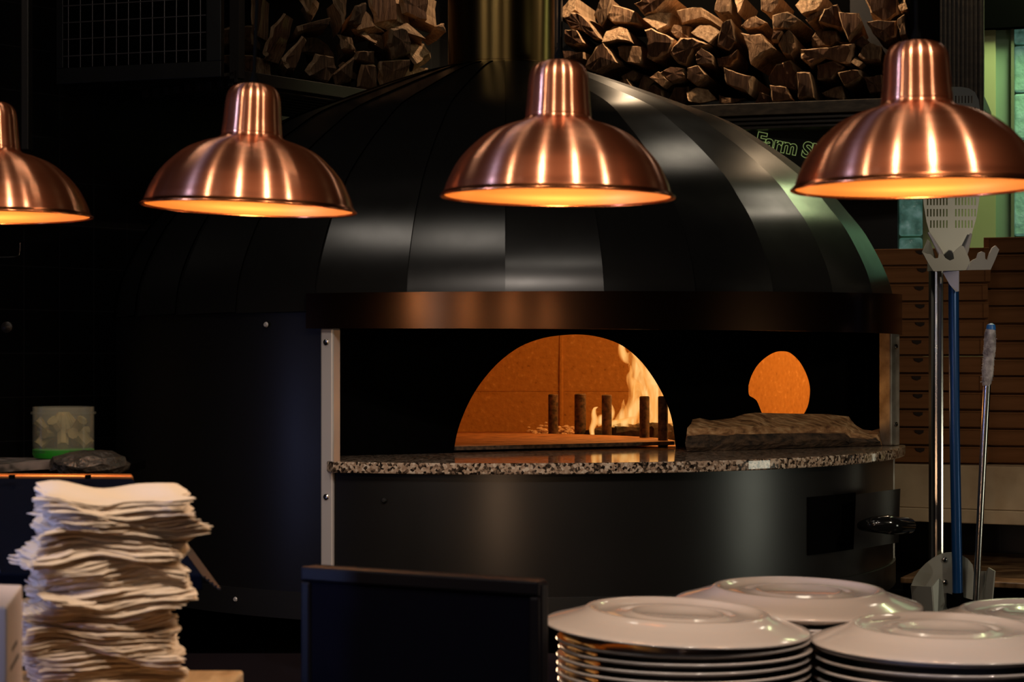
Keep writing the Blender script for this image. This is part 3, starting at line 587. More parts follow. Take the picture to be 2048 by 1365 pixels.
# ------------------------------------------------------------------ right side: ledge, counter, pizza boxes, peel rack
def rl(X): return 5.2-.45*(X-1.017)
e0 = V((.97, rl(.97), 0)); e1 = V((1.9, rl(1.9), 0)); en = V((.45, 1, 0)).normalized(); et = V((1, -.45, 0)).normalized()
zl = P(1787, 929, 5.2).z; zlb = P(1787, 1042, 5.2).z; zm = P(1787, 1014, 5.2).z
lg = empty('wall_ledge', (e0.x, e0.y, zlb)); tag(lg, 'pale speckled ledge carrying the pizza boxes right of the oven', 'ledge'); GW = V(lg.location)
bm = bmesh.new(); board(bm, e0, e1, en, 0, .40, zm, zl); rpart(lg, GW, 'fascia_board', bm, 'plank', bevel=.002)
bm = bmesh.new(); board(bm, e0, e1, en, -.008, .40, zlb, zm-.001); rpart(lg, GW, 'lower_strip', bm, 'plank', bevel=.003)
zc = EZ-.546
ct = empty('side_counter', (1.0, 4.75, 0)); tag(ct, 'low counter with a brown marbled top right of the oven', 'counter'); TW = V((1.0, 4.75, 0))
f0 = V((.955, 4.80, 0)); f1 = V((1.9, 4.80-.45*.945, 0))
bm = bmesh.new(); board(bm, f0, f1, en, 0, .70, zc-.014, zc); rpart(ct, TW, 'counter_top', bm, 'marble', bevel=.003)
bm = bmesh.new(); board(bm, f0, f1, en, .03, .68, 0, zc-.014); rpart(ct, TW, 'counter_body', bm, 'black')
quadwall('wall_splash', (.95, rl(.95)+.38, 0), (1.95, rl(1.95)+.38, 0), 0, zl-.01, 'tile')

def box_parts(root, w, d, h, tabx):
    bm = bmesh.new(); bx(bm, -w/2, w/2, .002, d, .0045, h-.002); bx(bm, -w/2+.008, w/2-.008, .016, d-.01, 0, .0045); obj('tray', bm, 'card', root, bevel=.0015)
    bm = bmesh.new(); bx(bm, -w/2-.002, w/2+.002, -.001, d+.002, h-.005, h-.0008); bx(bm, -w/2-.002, -w/2+.012, -.001, .004, .006, h-.005); bx(bm, w/2-.012, w/2+.002, -.001, .004, .006, h-.005); obj('lid', bm, 'card', root, bevel=.001)
    bm = bmesh.new(); prism(bm, [V((tabx-.011, -.0015, h-.006)), V((tabx+.013, -.0015, h-.006)), V((tabx+.012, -.0015, h-.013)), V((tabx+.003, -.0015, h-.017)), V((tabx-.009, -.0015, h-.012))], (0, .004, 0)); obj('tuck_slot', bm, 'card_dark', root)
def copy_tree(o):
    c = o.copy(); COL.objects.link(c)
    for ch in o.children: d = ch.copy(); COL.objects.link(d); d.parent = c
    return c
rot = -math.atan(.30)
for st, (pxl, pxr, n, tops, Yb) in enumerate(((1712, 1962, 12, 498, 5.22), (1974, 2222, 13, 474, 5.16))):
    h = (zl+0-EZ); zt_ = (HY-tops)/F*Yb; hh = (zt_-(zl-EZ))/n; w = (pxr-pxl)/F*Yb/cos(rot)*.985; first = None
    rnd = random.Random(st+3)
    for i in range(n):                                        # counted from the top
        if first is None:
            first = empty('pizza_box'); box_parts(first, w, .34, hh, -.005 if st == 0 else .02); o = first
        else: o = copy_tree(first)
        k = n-1-i
        o.location = V((((pxl+pxr)/2-CX)/F*Yb+rnd.uniform(-.006, .006)+(.008 if i < 4 and st == 0 else 0), Yb+rnd.uniform(-.004, .004)-(.02 if st else .02), zl+hh*k+.0004)); o.rotation_euler = (0, 0, rot+rnd.uniform(-.012, .012))
        if st == 0: tag(o, f'brown cardboard pizza box, {ordinal(i+1)} from the top of the stack beside the oven', 'pizza box', 'pizza boxes stacked beside the oven')
        else: tag(o, f'brown cardboard pizza box, {ordinal(i+1)} from the top of the taller stack at right', 'pizza box', 'pizza boxes in the taller stack')

# peel rack
pr = empty('peel_rack', (.98, 4.48, 0)); tag(pr, 'grey steel stand with notched brackets holding pizza peels right of the oven', 'peel rack'); PW = V(pr.location)
Y = 4.48
bm = bmesh.new(); a = P(1878, 545, Y)
bx(bm, P(1869, 0, Y).x, P(1888, 0, Y).x, Y, Y+.022, .03, P(0, 535, Y).z); rpart(pr, PW, 'upright', bm, 'chrome', bevel=.006)
bm = bmesh.new(); bx(bm, P(1863, 0, Y).x, P(1868.5, 0, Y).x, Y+.004, Y+.03, .03, P(0, 535, Y).z); rpart(pr, PW, 'rear_channel', bm, 'blackmetal')
bm = bmesh.new(); lathe(bm, [(0, .03), (.10, .03), (.14, .012), (.14, 0), (0, 0)], (P(1878, 0, Y).x, Y+.02, 0), 40); rpart(pr, PW, 'foot', bm, 'sheet')
def zp(t, s, x0, y0, Yf): return [P(x0+float(q.split(',')[0])/s, y0+float(q.split(',')[1])/s, Yf(float(q.split(',')[0])) if callable(Yf) else Yf) for q in t.split()]
bm = bmesh.new(); sheet(bm, zp('395,205 420,212 440,216 462,238 480,236 484,214 505,212 520,236 545,250 568,240 562,208 585,185 605,168 620,172 640,215 652,245 655,280 636,302 455,308 430,270', 2.73, 1700, 430, 4.41)); rpart(pr, PW, 'front_bracket', bm, 'sheet_dark', solid=.003)
bm = bmesh.new(); sheet(bm, zp('650,262 670,246 690,238 700,208 718,200 734,208 736,240 748,250 760,212 775,180 793,168 812,190 790,245 765,300 640,302', 2.73, 1700, 430, lambda u: 4.41+(u-650)/162*.07)); rpart(pr, PW, 'side_bracket', bm, 'steel', solid=.003)
bm = bmesh.new(); sheet(bm, zp('395,205 425,135 436,150 470,250 455,308', 2.73, 1700, 430, lambda u: 4.42+.0006*(u-395))); rpart(pr, PW, 'rear_bracket', bm, 'sheet', solid=.003)
bm = bmesh.new(); prism(bm, [P(1866, 520, 4.43), P(1930, 520, 4.43), P(1930, 541, 4.43), P(1866, 541, 4.43)], (0, .06, 0)); rpart(pr, PW, 'bracket_mount', bm, 'sheet')
bm = bmesh.new(); sheet(bm, [P(x, y, 4.455) for x, y in ((1822, 1172), (1828, 1156), (1840, 1139), (1852, 1127), (1865, 1117), (1878, 1110), (1892, 1106), (1905, 1105), (1920, 1109), (1935, 1118), (1945, 1130), (1950, 1165), (1948, 1205), (1920, 1192), (1895, 1188), (1893, 1290), (1830, 1290))]); lh = rpart(pr, PW, 'lower_holder', bm, 'sheet', solid=.003)
bm = bmesh.new(); sheet(bm, [P(1822, 1172, 4.45), P(1864, 1174, 4.37), P(1872, 1290, 4.37), P(1836, 1290, 4.45)]); sheet(bm, [P(1864, 1174, 4.37), P(1877, 1157, 4.38), P(1884, 1164, 4.40), P(1898, 1290, 4.42), P(1872, 1290, 4.37)]); rpart(pr, PW, 'holder_wing', bm, 'sheet', solid=.003)
bm = bmesh.new(); sheet(bm, [P(1953, 1143, 4.46), P(1974, 1143, 4.44), P(1972, 1208, 4.44), P(1950, 1204, 4.46)]); sheet(bm, [P(1974, 1143, 4.44), P(1978, 1136, 4.40), P(1990, 1143, 4.38), P(1984, 1210, 4.38), P(1968, 1206, 4.42)]); rpart(pr, PW, 'holder_wing', bm, 'sheet', solid=.003)
bm = bmesh.new(); sheet(bm, [P(1893, 1188, 4.45), P(1950, 1203, 4.45), P(1950, 1215, 4.38), P(1893, 1215, 4.38)]); rpart(pr, PW, 'holder_base', bm, 'black', solid=.003)
for x, y in ((1889, 1120), (1890, 1165)):
    bm = bmesh.new(); bmesh.ops.create_uvsphere(bm, u_segments=16, v_segments=8, radius=.0065, matrix=Matrix.Translation(P(x, y, 4.45)-PW) @ Matrix.Diagonal((1, .6, 1, 1))); obj('rivet', bm, 'chrome', pr, smooth=True)
# turning peel standing head up
pe = empty('pizza_peel', P(1915, 1190, 4.42)); tag(pe, 'perforated aluminium turning peel standing head up on its blue pole in the rack', 'pizza peel'); EW = V(pe.location)
bm = bmesh.new(); tube(bm, [P(1915.5, 1190, 4.42), P(1909, 850, 4.42), P(1907, 560, 4.44)], .0118, 20); rpart(pe, EW, 'pole', bm, 'blue', smooth=True)
bm = bmesh.new(); tube(bm, [P(1917, 1212, 4.42), P(1915.5, 1186, 4.42)], .0125, 16); rpart(pe, EW, 'pole_cap', bm, 'black')
bm = bmesh.new(); sheet(bm, [P(1885, 544, 4.43), P(1918, 542, 4.41), P(1918, 583, 4.41), P(1912, 584, 4.41), P(1900, 570, 4.42)]); rpart(pe, EW, 'socket', bm, 'steel', solid=.004)
def HP(x, y): return P(x, y, 4.45+.05*(y-545)/-370)
ol = [(1905, 174), (1922, 174), (1938, 177), (1950, 185), (1957, 200), (1961, 228), (1962, 300), (1961, 370), (1958, 402), (1952, 438), (1944, 466), (1936, 490), (1924, 520), (1916, 545), (1892, 545), (1882, 520), (1870, 492), (1860, 470), (1853, 444), (1847, 408), (1844, 370), (1843, 300), (1845, 228), (1850, 200), (1858, 185), (1872, 177), (1888, 174)]
bm = bmesh.new(); es = []
def lp_(pts):
    vs = [bm.verts.new(HP(x, y)) for x, y in pts]; return [bm.edges.new((vs[i], vs[(i+1) % len(vs)])) for i in range(len(vs))]
es += lp_(ol)
for r_ in range(12):
    yc = 199+22.7*r_; n_ = 6 if r_ in (0, 11) else 7
    for s_ in (-1, 1):
        for k in range(n_):
            xc = 1902.5+s_*(9+6.4*k); es += lp_([(xc-1.5, yc-7.5), (xc+1.5, yc-7.5), (xc+1.5, yc+7.5), (xc-1.5, yc+7.5)])
bmesh.ops.triangle_fill(bm, use_beauty=True, use_dissolve=False, edges=es); rpart(pe, EW, 'perforated_head', bm, 'sheet', solid=.002)
bm = bmesh.new(); tube(bm, [P(1857, 465, 4.45), P(1880, 505, 4.44), P(1888, 530, 4.43)], [.003, .006, .006], 8); tube(bm, [P(1942, 468, 4.45), P(1932, 500, 4.44), P(1920, 532, 4.43)], [.003, .007, .007], 8); rpart(pe, EW, 'head_brace', bm, 'steel', smooth=True)
# long tool with a wrapped grip
wt_ = empty('oven_tool', P(1951, 1225, 4.40)); tag(wt_, 'thin steel-handled oven tool with cloth-wrapped grip and blue tip leaning in the rack', 'oven tool'); OW = V(wt_.location)
bm = bmesh.new(); tube(bm, [P(1951, 1225, 4.40), P(1964, 960, 4.40), P(1974, 768, 4.40)], [.0075, .0082, .0088], 16); rpart(wt_, OW, 'pole', bm, 'chrome', smooth=True)
bm = bmesh.new(); p, r = smooth_path([P(1973, 772, 4.4), P(1974, 760, 4.4), P(1975.5, 740, 4.4), P(1977, 720, 4.4), P(1979, 700, 4.4), P(1980, 675, 4.4), P(1982, 660, 4.4)], [.0088, .0115, .013, .0125, .0138, .0128, .0115], 5); rough_tube(bm, p, r, 16, .09, 1, 3)
for k in range(26):
    f = random.random(); a = P(1973+9*f+random.choice((-13, 13)), 768-105*f, 4.395); tube(bm, [P(1973+9*f, 768-105*f, 4.4), a+V((0, 0, random.uniform(-.004, .004)))], .0007, 4)
rpart(wt_, OW, 'wrapped_grip', bm, 'wrap', smooth=True)
bm = bmesh.new(); tube(bm, [P(1981.5, 664, 4.4), P(1982, 655, 4.4), P(1982, 650, 4.4), P(1982, 647, 4.4)], [.0105, .0105, .009, .003], 16); rpart(wt_, OW, 'end_cap', bm, 'bluetip', smooth=True)

# ------------------------------------------------------------------ pass counter, foreground
CZ = -.43
pc = empty('pass_counter', (0, 2.2, 0)); tag(pc, 'black pass counter under the plates at the bottom of the picture', 'counter')
bm = bmesh.new(); bx(bm, -1.3, 1.4, -.62, .62, EZ+CZ-.04, EZ+CZ); obj('counter_top', bm, 'counter', pc, bevel=.004)
bm = bmesh.new(); bx(bm, -1.25, 1.35, -.55, .55, 0, EZ+CZ-.04); obj('counter_body', bm, 'black', pc)
LZ = -.334
ld = empty('raised_ledge', (-.6, 1.9, EZ+CZ)); tag(ld, 'pale wooden raised ledge under the napkin stack', 'ledge')
bm = bmesh.new(); bx(bm, -.35, .315, -.30, .17, LZ-CZ-.022, LZ-CZ); obj('top_board', bm, 'ledge', ld, bevel=.003)
bm = bmesh.new(); bx(bm, -.33, .295, -.28, .15, 0, LZ-CZ-.022); obj('riser', bm, 'black', ld)

# plates
def plate_mesh(name):
    o_ = [(0, .0145), (.048, .0150), (.0535, .0175), (.058, .0175), (.062, .0155), (.096, .0150), (.1005, .0190), (.105, .0212), (.110, .0205), (.1135, .0172), (.128, .0120), (.148, .0055), (.158, .0028), (.1605, .0012)]
    i_ = [(.1600, -.0006), (.1575, -.0012), (.146, .0022), (.127, .0085), (.108, .0145), (.098, .0118), (.060, .0122), (.0, .0112)]
    bm = bmesh.new(); lathe(bm, o_+i_, n=80)
    me = bpy.data.meshes.new(name); bmesh.ops.recalc_face_normals(bm, faces=bm.faces[:]); bm.to_mesh(me); bm.free(); me.materials.append(M['plate']); me.polygons.foreach_set('use_smooth', [True]*len(me.polygons)); return me
PM = plate_mesh('plate')
def plate(x, y, z, flip, s, rx, ry, label, group):
    o = bpy.data.objects.new('plate', PM); COL.objects.link(o); o.location = (x, y, z); o.rotation_euler = ((pi if flip else 0)+rx, ry, random.random()*6); o.scale = (s, s, s); o.rotation_mode = 'XYZ'
    o.rotation_euler = ((pi if flip else 0)+rx, ry, 0); tag(o, label, 'plate', group)
def stack(px, w, Y, py_top, nm, tilt=0.0, topdx=0, pitch=.0098, topgap=.0, visible=99, uw=None):
    s = (w/F*Y)/.321; x = (px-CX)/F*Y; zt = EZ+(HY-py_top)/F*Y; rnd = random.Random(nm)
    plate((px+topdx-CX)/F*Y, Y, zt, False, s, R(1.0), R(tilt), f'white upside-down pizza plate, topmost of the {nm}', f'plates in the {nm}')
    z = zt-.004-topgap; i = 2; us = (uw/F*Y)/.321 if uw else s*.975; bot = EZ+CZ+.0165*s
    while z > bot+.003 and i <= visible:
        plate(x+rnd.uniform(-.0015, .0015), Y+rnd.uniform(-.002, .002), z, True, us, 0, 0, f'white pizza plate, {ordinal(i)} from the top of the {nm}', f'plates in the {nm}')
        z -= pitch; i += 1
    plate(x, Y, bot+.003, True, us, 0, 0, f'white pizza plate, lowest of the {nm}', f'plates in the {nm}')
stack(1368, 532, 2.29, 1254, 'front stack beside the black screen', tilt=2.3, topdx=-14, topgap=.008, uw=508)
stack(1596, 492, 2.47, 1207, 'rear middle stack', tilt=1.0)
stack(1886, 532, 2.27, 1285, 'front stack before the peel rack', tilt=.3, pitch=.0118)
stack(2085, 470, 2.56, 1250, 'rear stack at the right edge', tilt=0)

# dark monitor seen from the front, right side nearer
mo = empty('monitor', (0, 0, 0)); a = P(600, 1133, 2.20); b = P(1075, 1163, 2.06); c = (a+b)/2; mo.location = (c.x, c.y, EZ+CZ)
tag(mo, 'black flat monitor with a dark blank screen standing before the oven', 'monitor'); MW = V(mo.location)
u = V((b.x-a.x, b.y-a.y, 0)); Lm = u.length; u.normalize(); nn = V((-u.y, u.x, 0)); ztm = (a.z+b.z)/2-MW.z
mm = Matrix(((u.x, nn.x, 0, 0), (u.y, nn.y, 0, 0), (0, 0, 1, 0), (0, 0, 0, 1)))
sl = (b.z-a.z)/Lm
def mpart(name, fn, m, **k):
    bm = bmesh.new(); fn(bm); 
    for v in bm.verts: v.co.z += v.co.x*sl
    bmesh.ops.transform(bm, matrix=mm, verts=bm.verts[:]); return obj(name, bm, m, mo, **k)
mpart('casing', lambda b_: bx(b_, -Lm/2, Lm/2, .006, .03, .03, ztm), 'bezel', bevel=.006)
def bezel(b_):
    w_ = .014
    bx(b_, -Lm/2, Lm/2, 0, .008, ztm-.017, ztm); bx(b_, -Lm/2, -Lm/2+.013, 0, .008, .03, ztm-.017); bx(b_, Lm/2-.011, Lm/2, 0, .008, .03, ztm-.017); bx(b_, -Lm/2+.013, Lm/2-.011, 0, .008, .03, .045)
mpart('bezel', bezel, 'bezel', bevel=.003)
mpart('screen', lambda b_: bx(b_, -Lm/2+.012, Lm/2-.010, .003, .009, .044, ztm-.016), 'screen')
bm = bmesh.new(); bx(bm, -.03, .03, .03, .05, .01, .12); bx(bm, -.09, .09, -.06, .08, 0, .01); bmesh.ops.transform(bm, matrix=mm, verts=bm.verts[:]); obj('stand', bm, 'bezel', mo, bevel=.003)

# till terminal at the left, leaning back
ti = empty('till_terminal', (-.55, 2.45, EZ+CZ)); tag(ti, 'dark touchscreen till with a copper-lit top edge behind the napkins', 'till'); TI = V(ti.location)
TR, BR = P(265, 955, 2.66), P(405, 1150, 2.36); TL = TR+V((-.52, .03, 0)); BL = BR+V((-.62, .03, 0))
nf = (TR-TL).cross(BR-TR).normalized()
if nf.y > 0: nf = -nf
bm = bmesh.new(); prism(bm, [TL, TR, BR, BL], -nf*.022); rpart(ti, TI, 'casing', bm, 'posnavy', bevel=.003)
bm = bmesh.new(); up = (TR-BR).normalized(); prism(bm, [TL+nf*.004+up*.004, TR+nf*.004+up*.004, TR+nf*.004-up*.007, TL+nf*.004-up*.007], -nf*.026); tb = rpart(ti, TI, 'top_edge', bm, 'sheen_trim', bevel=.002); tb['label'] = 'top edge coloured with a copper reflection'
for x in (26, 178):
    bm = bmesh.new(); c = P(x, 953, 2.64); bx(bm, c.x-.003, c.x+.003, c.y-.012, c.y+.0, c.z-.003, c.z+.002); rpart(ti, TI, 'slot', bm, 'black')
sd_ = (BR-TR)
bm = bmesh.new()
for k in range(5):
    o = V((.012*k*.35, .0, 0))+nf*(-.002-.004*k); prism(bm, [TR+sd_*.62+o, TR+sd_*1.0+o, TR+sd_*1.0+o+V((.004, 0, 0)), TR+sd_*.62+o+V((.004, 0, 0))], -nf*.0025)
rpart(ti, TI, 'ribbed_side', bm, 'rackmetal')
bm = bmesh.new(); l = BL+(BR-BL)*.2; tub = lambda s, t: TL+(TR-TL)*s+(BL+(BR-BL)*s-TL-(TR-TL)*s)*t+nf*.002
prism(bm, [tub(.03, .5), tub(.60, .46), tub(.60, 1.0), tub(.03, 1.0)], -nf*.001); rpart(ti, TI, 'display', bm, 'bluescreen')
bm = bmesh.new(); tube(bm, [tub(.36, .72)+nf*.002, tub(.42, .60)+nf*.002, tub(.48, .54)+nf*.002], .0016, 6); tube(bm, [tub(.30, .90)+nf*.002, tub(.56, .94)+nf*.002], .0012, 6); rpart(ti, TI, 'display_line', bm, 'bluestreak')
bm = bmesh.new(); prism(bm, [tub(.03, .26), tub(.42, .26), tub(.42, .28), tub(.03, .28)], -nf*.001); rpart(ti, TI, 'trim_line', bm, 'sheen_trim')
bm = bmesh.new(); bx(bm, -.18, .12, -.10, .12, 0, .03); bx(bm, -.06, .02, 0, .05, .03, .14); obj('stand', bm, 'posnavy', ti, bevel=.004)

# back shelf at left: paper pad, grey bag, plastic tub
SY = 3.1; sz = P(130, 918, SY).z
sh = empty('back_shelf', (-.75, 3.15, sz-.06)); tag(sh, 'dark shelf behind the till carrying the plastic tub', 'shelf')
bm = bmesh.new(); bx(bm, -.4, .12, -.16, .2, .03, .056-.012); obj('shelf_board', bm, 'black', sh)
bm = bmesh.new(); bx(bm, -.38, .10, -.12, .18, -(sz-.06), .03); obj('shelf_body', bm, 'black', sh)
ztop = sz-.06+.044
bm = bmesh.new(); bx(bm, -.16, .12, -.10, .10, 0, .012); bmesh.ops.subdivide_edges(bm, edges=bm.edges[:], cuts=3, use_grid_fill=True)
for v in bm.verts: v.co.z += .003*sin(v.co.x*30)+.002
o = obj('printed_paper_pad', bm, 'paper'); o.location = (P(60, 0, SY).x, SY, ztop); tag(o, 'printed grey paper packet lying under the plastic tub', 'paper')
bm = bmesh.new(); bmesh.ops.create_icosphere(bm, subdivisions=3, radius=1, matrix=Matrix.Diagonal((.062, .06, .022, 1)))
rnd = random.Random(8)
for v in bm.verts: v.co += V((rnd.uniform(-1, 1), rnd.uniform(-1, 1), rnd.uniform(-1, 1)))*.003; v.co.z = max(v.co.z, -.012)
o = obj('plastic_bag', bm, 'bag'); o.location = (P(200, 0, SY-.02).x+.0, SY-.1, ztop+.012); tag(o, 'crumpled grey plastic bag lying right of the tub', 'bag')
tb = empty('plastic_tub', (P(127, 0, SY+.02).x, SY+.02, ztop+.017)); tag(tb, 'round clear plastic tub with green base and pale strips inside', 'tub')
k = SY/F; r_ = 61*k; H = (916-814)*k
bm = bmesh.new(); lathe(bm, [(r_*.93, .004), (r_, .008), (r_, H*.85), (r_*1.06, H*.86), (r_*1.06, H*.90), (r_, H*.91), (r_, H), (r_*.97, H), (r_*.97, .010)], n=48); obj('tub_wall', bm, 'tub', tb, smooth=True)
bm = bmesh.new(); lathe(bm, [(0, 0), (r_*.95, 0), (r_*1.0, .006), (r_*1.0, .013), (r_*.9, .015), (0, .015)], n=48); obj('tub_base', bm, 'tubgreen', tb, smooth=True)
bm = bmesh.new()
for i in range(16):
    a = 2*pi*i/16+.2; tube(bm, [V((cos(a)*r_*.86, sin(a)*r_*.86, .02+.02*(i % 3))), V((cos(a)*r_*.45, sin(a)*r_*.45, H*.5)), V((cos(a)*r_*.08, sin(a)*r_*.08, H*.86))], [.009, .010, .006], 8)
obj('strips', bm, 'tubfill', tb, smooth=True)

# white carton bottom left
wx = empty('white_carton', P(0, 1330, 1.72)); wx.location.z = EZ+LZ; tag(wx, 'white cardboard carton at the bottom left beside the napkins', 'carton')
hb = P(0, 1215, 1.66).z-EZ-LZ; XW = V(wx.location); ca, cb, cc, cd = P(14, 0, 1.66), P(45, 0, 1.82), P(-260, 0, 1.86), P(-280, 0, 1.70)
bm = bmesh.new(); prism(bm, [V((q.x, q.y, XW.z))-XW for q in (ca, cb, cc, cd)], (0, 0, hb)); obj('carton_body', bm, 'whitebox', wx, bevel=.002)
bm = bmesh.new(); ed_ = (cb-ca); 
for f0_, f1_, z0_, z1_ in ((.2, .7, .50, .53), (.3, .6, .62, .65)):
    q = [ca+ed_*f0_, ca+ed_*f1_]; prism(bm, [V((q[0].x, q[0].y, XW.z+hb*z0_))-XW, V((q[1].x, q[1].y, XW.z+hb*z0_))-XW, V((q[1].x, q[1].y, XW.z+hb*z1_))-XW, V((q[0].x, q[0].y, XW.z+hb*z1_))-XW], (.0006, -.0002, 0))
obj('printed_mark', bm, 'print', wx)

# napkins
NN = 78; NY = 2.0; n0 = V((P(198, 0, NY).x, NY, EZ+LZ)); topz = P(0, 1000, NY-.05).z
hN = (topz-n0.z)/NN
def wob(x, y, lay): return .0042*sin(34*x+lay*.13+1.0)+.0034*sin(38*y-lay*.09)+.0018*sin(80*x+44*y+lay*.45)
driftx = driftr = 0.0
rnd = random.Random(21)
for i in range(NN):
    bm = bmesh.new(); sx = .072+rnd.uniform(-.003, .003); sy = .070+rnd.uniform(-.004, .004); gx, gy = 16, 12
    f = i/NN; amp = .25+.75*min(1, f*4); g1 = [[None]*(gy+1) for _ in range(gx+1)]; g2 = [[None]*(gy+1) for _ in range(gx+1)]
    dz0 = i*.055+rnd.uniform(-.25, .25)+(3 if (i//13) % 2 else 0)
    for a in range(gx+1):
        for b in range(gy+1):
            x = sx*(2*a/gx-1); y = sy*(2*b/gy-1)
            ed = max(abs(2*a/gx-1), abs(2*b/gy-1)); rag = .0022 if ed > .99 else 0
            X = x+rnd.uniform(-rag, rag)+(.0045*sin(y*70+dz0) if abs(2*a/gx-1) > .99 else 0); Yq = y+rnd.uniform(-rag, rag)+(.0055*sin(x*62+dz0) if abs(2*b/gy-1) > .99 else 0)
            z = (wob(x, y, i))*amp+(rnd.uniform(-.0006, .0006) if ed > .99 else 0)-(.003*max(0, ed-.8)/.2)*f
            g1[a][b] = bm.verts.new((X, Yq, z)); g2[a][b] = bm.verts.new((X, Yq, z+hN*.80*(1-.5*(ed > .99))))
    for a in range(gx):
        for b in range(gy):
            bm.faces.new((g1[a][b], g1[a][b+1], g1[a+1][b+1], g1[a+1][b])); bm.faces.new((g2[a][b], g2[a+1][b], g2[a+1][b+1], g2[a][b+1]))
    for a in range(gx):
        bm.faces.new((g1[a][0], g1[a+1][0], g2[a+1][0], g2[a][0])); bm.faces.new((g1[a][gy], g2[a][gy], g2[a+1][gy], g1[a+1][gy]))
    for b in range(gy):
        bm.faces.new((g1[0][b], g2[0][b], g2[0][b+1], g1[0][b+1])); bm.faces.new((g1[gx][b], g1[gx][b+1], g2[gx][b+1], g2[gx][b]))
    o = obj('napkin', bm, 'napkin', smooth=True)
    driftx += rnd.uniform(-.0015, .0015); driftx *= .93; driftr = driftr*.9+rnd.uniform(-.03, .03)
    blk = .006*sin(i*.21)+.004*sin(i*.55+2)
    o.location = n0+V((driftx+blk+.010*f, rnd.uniform(-.004, .004)+.004*sin(i*.33), .006+hN*i)); o.rotation_euler = (R(1.2)*f, R(.8)*f, R(17)+driftr+.06*sin(i*.4))
    tag(o, f'folded white paper napkin, {ordinal(NN-i)} from the top of the stack', 'napkin', 'stacked paper napkins')

# ------------------------------------------------------------------ copper heat lamps
LK = 2.28/3900
prs = [(233, 396), (233, 393), (229, 390), (226, 381), (222, 368), (212, 346), (198, 322), (174, 295), (141, 268), (104, 251.5), (82, 245), (72, 241), (66.5, 235), (65.8, 228)]
neck = [(66.2, 229), (65.3, 222), (63.5, 205), (62, 185), (60.5, 165), (58.5, 150), (54, 138), (46, 129), (32, 122.5), (14, 120), (0, 119.5)]
def dn_(l): return [(r*LK, (396-y)*LK) for r, y in l]
def lamp_parts(root):
    pi_ = [(max(r-.0022, .001), z-.0012) for r, z in dn_(prs[2:])]
    bm = bmesh.new(); o_, _ = smooth_path([(r, z, 0) for r, z in dn_(prs[2:])], [0]*(len(prs)-2), 4); op = [(q.x, q.y) for q in o_]
    lathe(bm, op, n=96); obj('lamp_shade', bm, 'copper', root, smooth=True)
    bm = bmesh.new(); lathe(bm, [(q[0]-.0018, q[1]-.0010) for q in op], n=96); obj('shade_lining', bm, 'copper_in', root, smooth=True)
    bm = bmesh.new(); p_, _ = smooth_path([(r, z, 0) for r, z in dn_(neck)], [0]*len(neck), 4); lathe(bm, [(max(q.x, 0), q.y) for q in p_[:-1]]+[(0, p_[-1].y)], n=72); obj('lamp_neck', bm, 'copper', root, smooth=True)
    bm = bmesh.new(); rr = .1363
    lathe(bm, [(rr+.0016*cos(a*pi/6)-(.0025 if False else 0), .0016+.0016*sin(a*pi/6)) for a in range(12)], n=96, closed=True)
    lathe(bm, [(rr, .0025), (.1342, .0055), (.1337, .0065)], n=96); obj('lamp_rim', bm, 'rim', root, smooth=True)
    bm = bmesh.new(); lathe(bm, [(0, .038), (.022, .041), (.038, .052), (.041, .064), (.034, .078), (.018, .09), (.014, .105), (0, .106)], n=40); obj('heat_bulb', bm, 'bulb', root, smooth=True)
    bm = bmesh.new(); lathe(bm, [(.0, .1605), (.007, .1605), (.005, .168), (.0022, .176), (.0018, 1.5), (0, 1.5)], n=12); obj('lamp_cord', bm, 'black', root, smooth=True)
LD = [(-16, 437, 2.69, -.5, 'copper dome heat lamp cut by the left picture edge'), (498, 420, 2.49, 2.2, 'copper dome heat lamp hanging above the napkins left of the oven flue'), (1115, 397, 2.28, .6, 'copper dome heat lamp hanging in front of the oven flue and mouth'), (1836, 379, 2.12, -.6, 'copper dome heat lamp hanging before the peel rack, biggest of the row')]
first = None
for px, py, Y, tl, lb in LD:
    if first is None: first = empty('heat_lamp'); lamp_parts(first); o = first
    else: o = copy_tree(first)
    o.location = P(px, py, Y); o.rotation_euler = (0, R(tl), 0); o.scale = (1.0, 1.0, 1.0)
    tag(o, lb, 'lamp', 'copper heat lamps over the pass')
    l = bpy.data.lights.new('lamp_glow', 'POINT'); l.energy = 1.9; l.specular_factor = .6; l.color = (1, .64, .33); l.shadow_soft_size = .008
    lo = bpy.data.objects.new('lamp_glow', l); COL.objects.link(lo); lo.location = o.location+V((0, 0, .007))

# ------------------------------------------------------------------ lights
def point(loc, e, col, rad=.05, name='spot_lamp'):
    l = bpy.data.lights.new(name, 'POINT'); l.energy = e; l.color = col; l.shadow_soft_size = rad
    o = bpy.data.objects.new(name, l); COL.objects.link(o); o.location = loc; return o
def spot(loc, to, e, col, ang=60, rad=.05, blend=.5):
    l = bpy.data.lights.new('spot_lamp', 'SPOT'); l.energy = e; l.color = col; l.spot_size = R(ang); l.spot_blend = blend; l.shadow_soft_size = rad
    o = bpy.data.objects.new('spot_lamp', l); COL.objects.link(o); o.location = loc; o.rotation_euler = (V(to)-V(loc)).to_track_quat('-Z', 'Y').to_euler(); return o
def area(loc, to, sx, sy, e, col):
    l = bpy.data.lights.new('area_lamp', 'AREA'); l.shape = 'RECTANGLE'; l.size = sx; l.size_y = sy; l.energy = e; l.color = col
    o = bpy.data.objects.new('area_lamp', l); COL.objects.link(o); o.location = loc; o.rotation_euler = (V(to)-V(loc)).to_track_quat('-Z', 'Y').to_euler(); return o
WARM = (1, .85, .72)
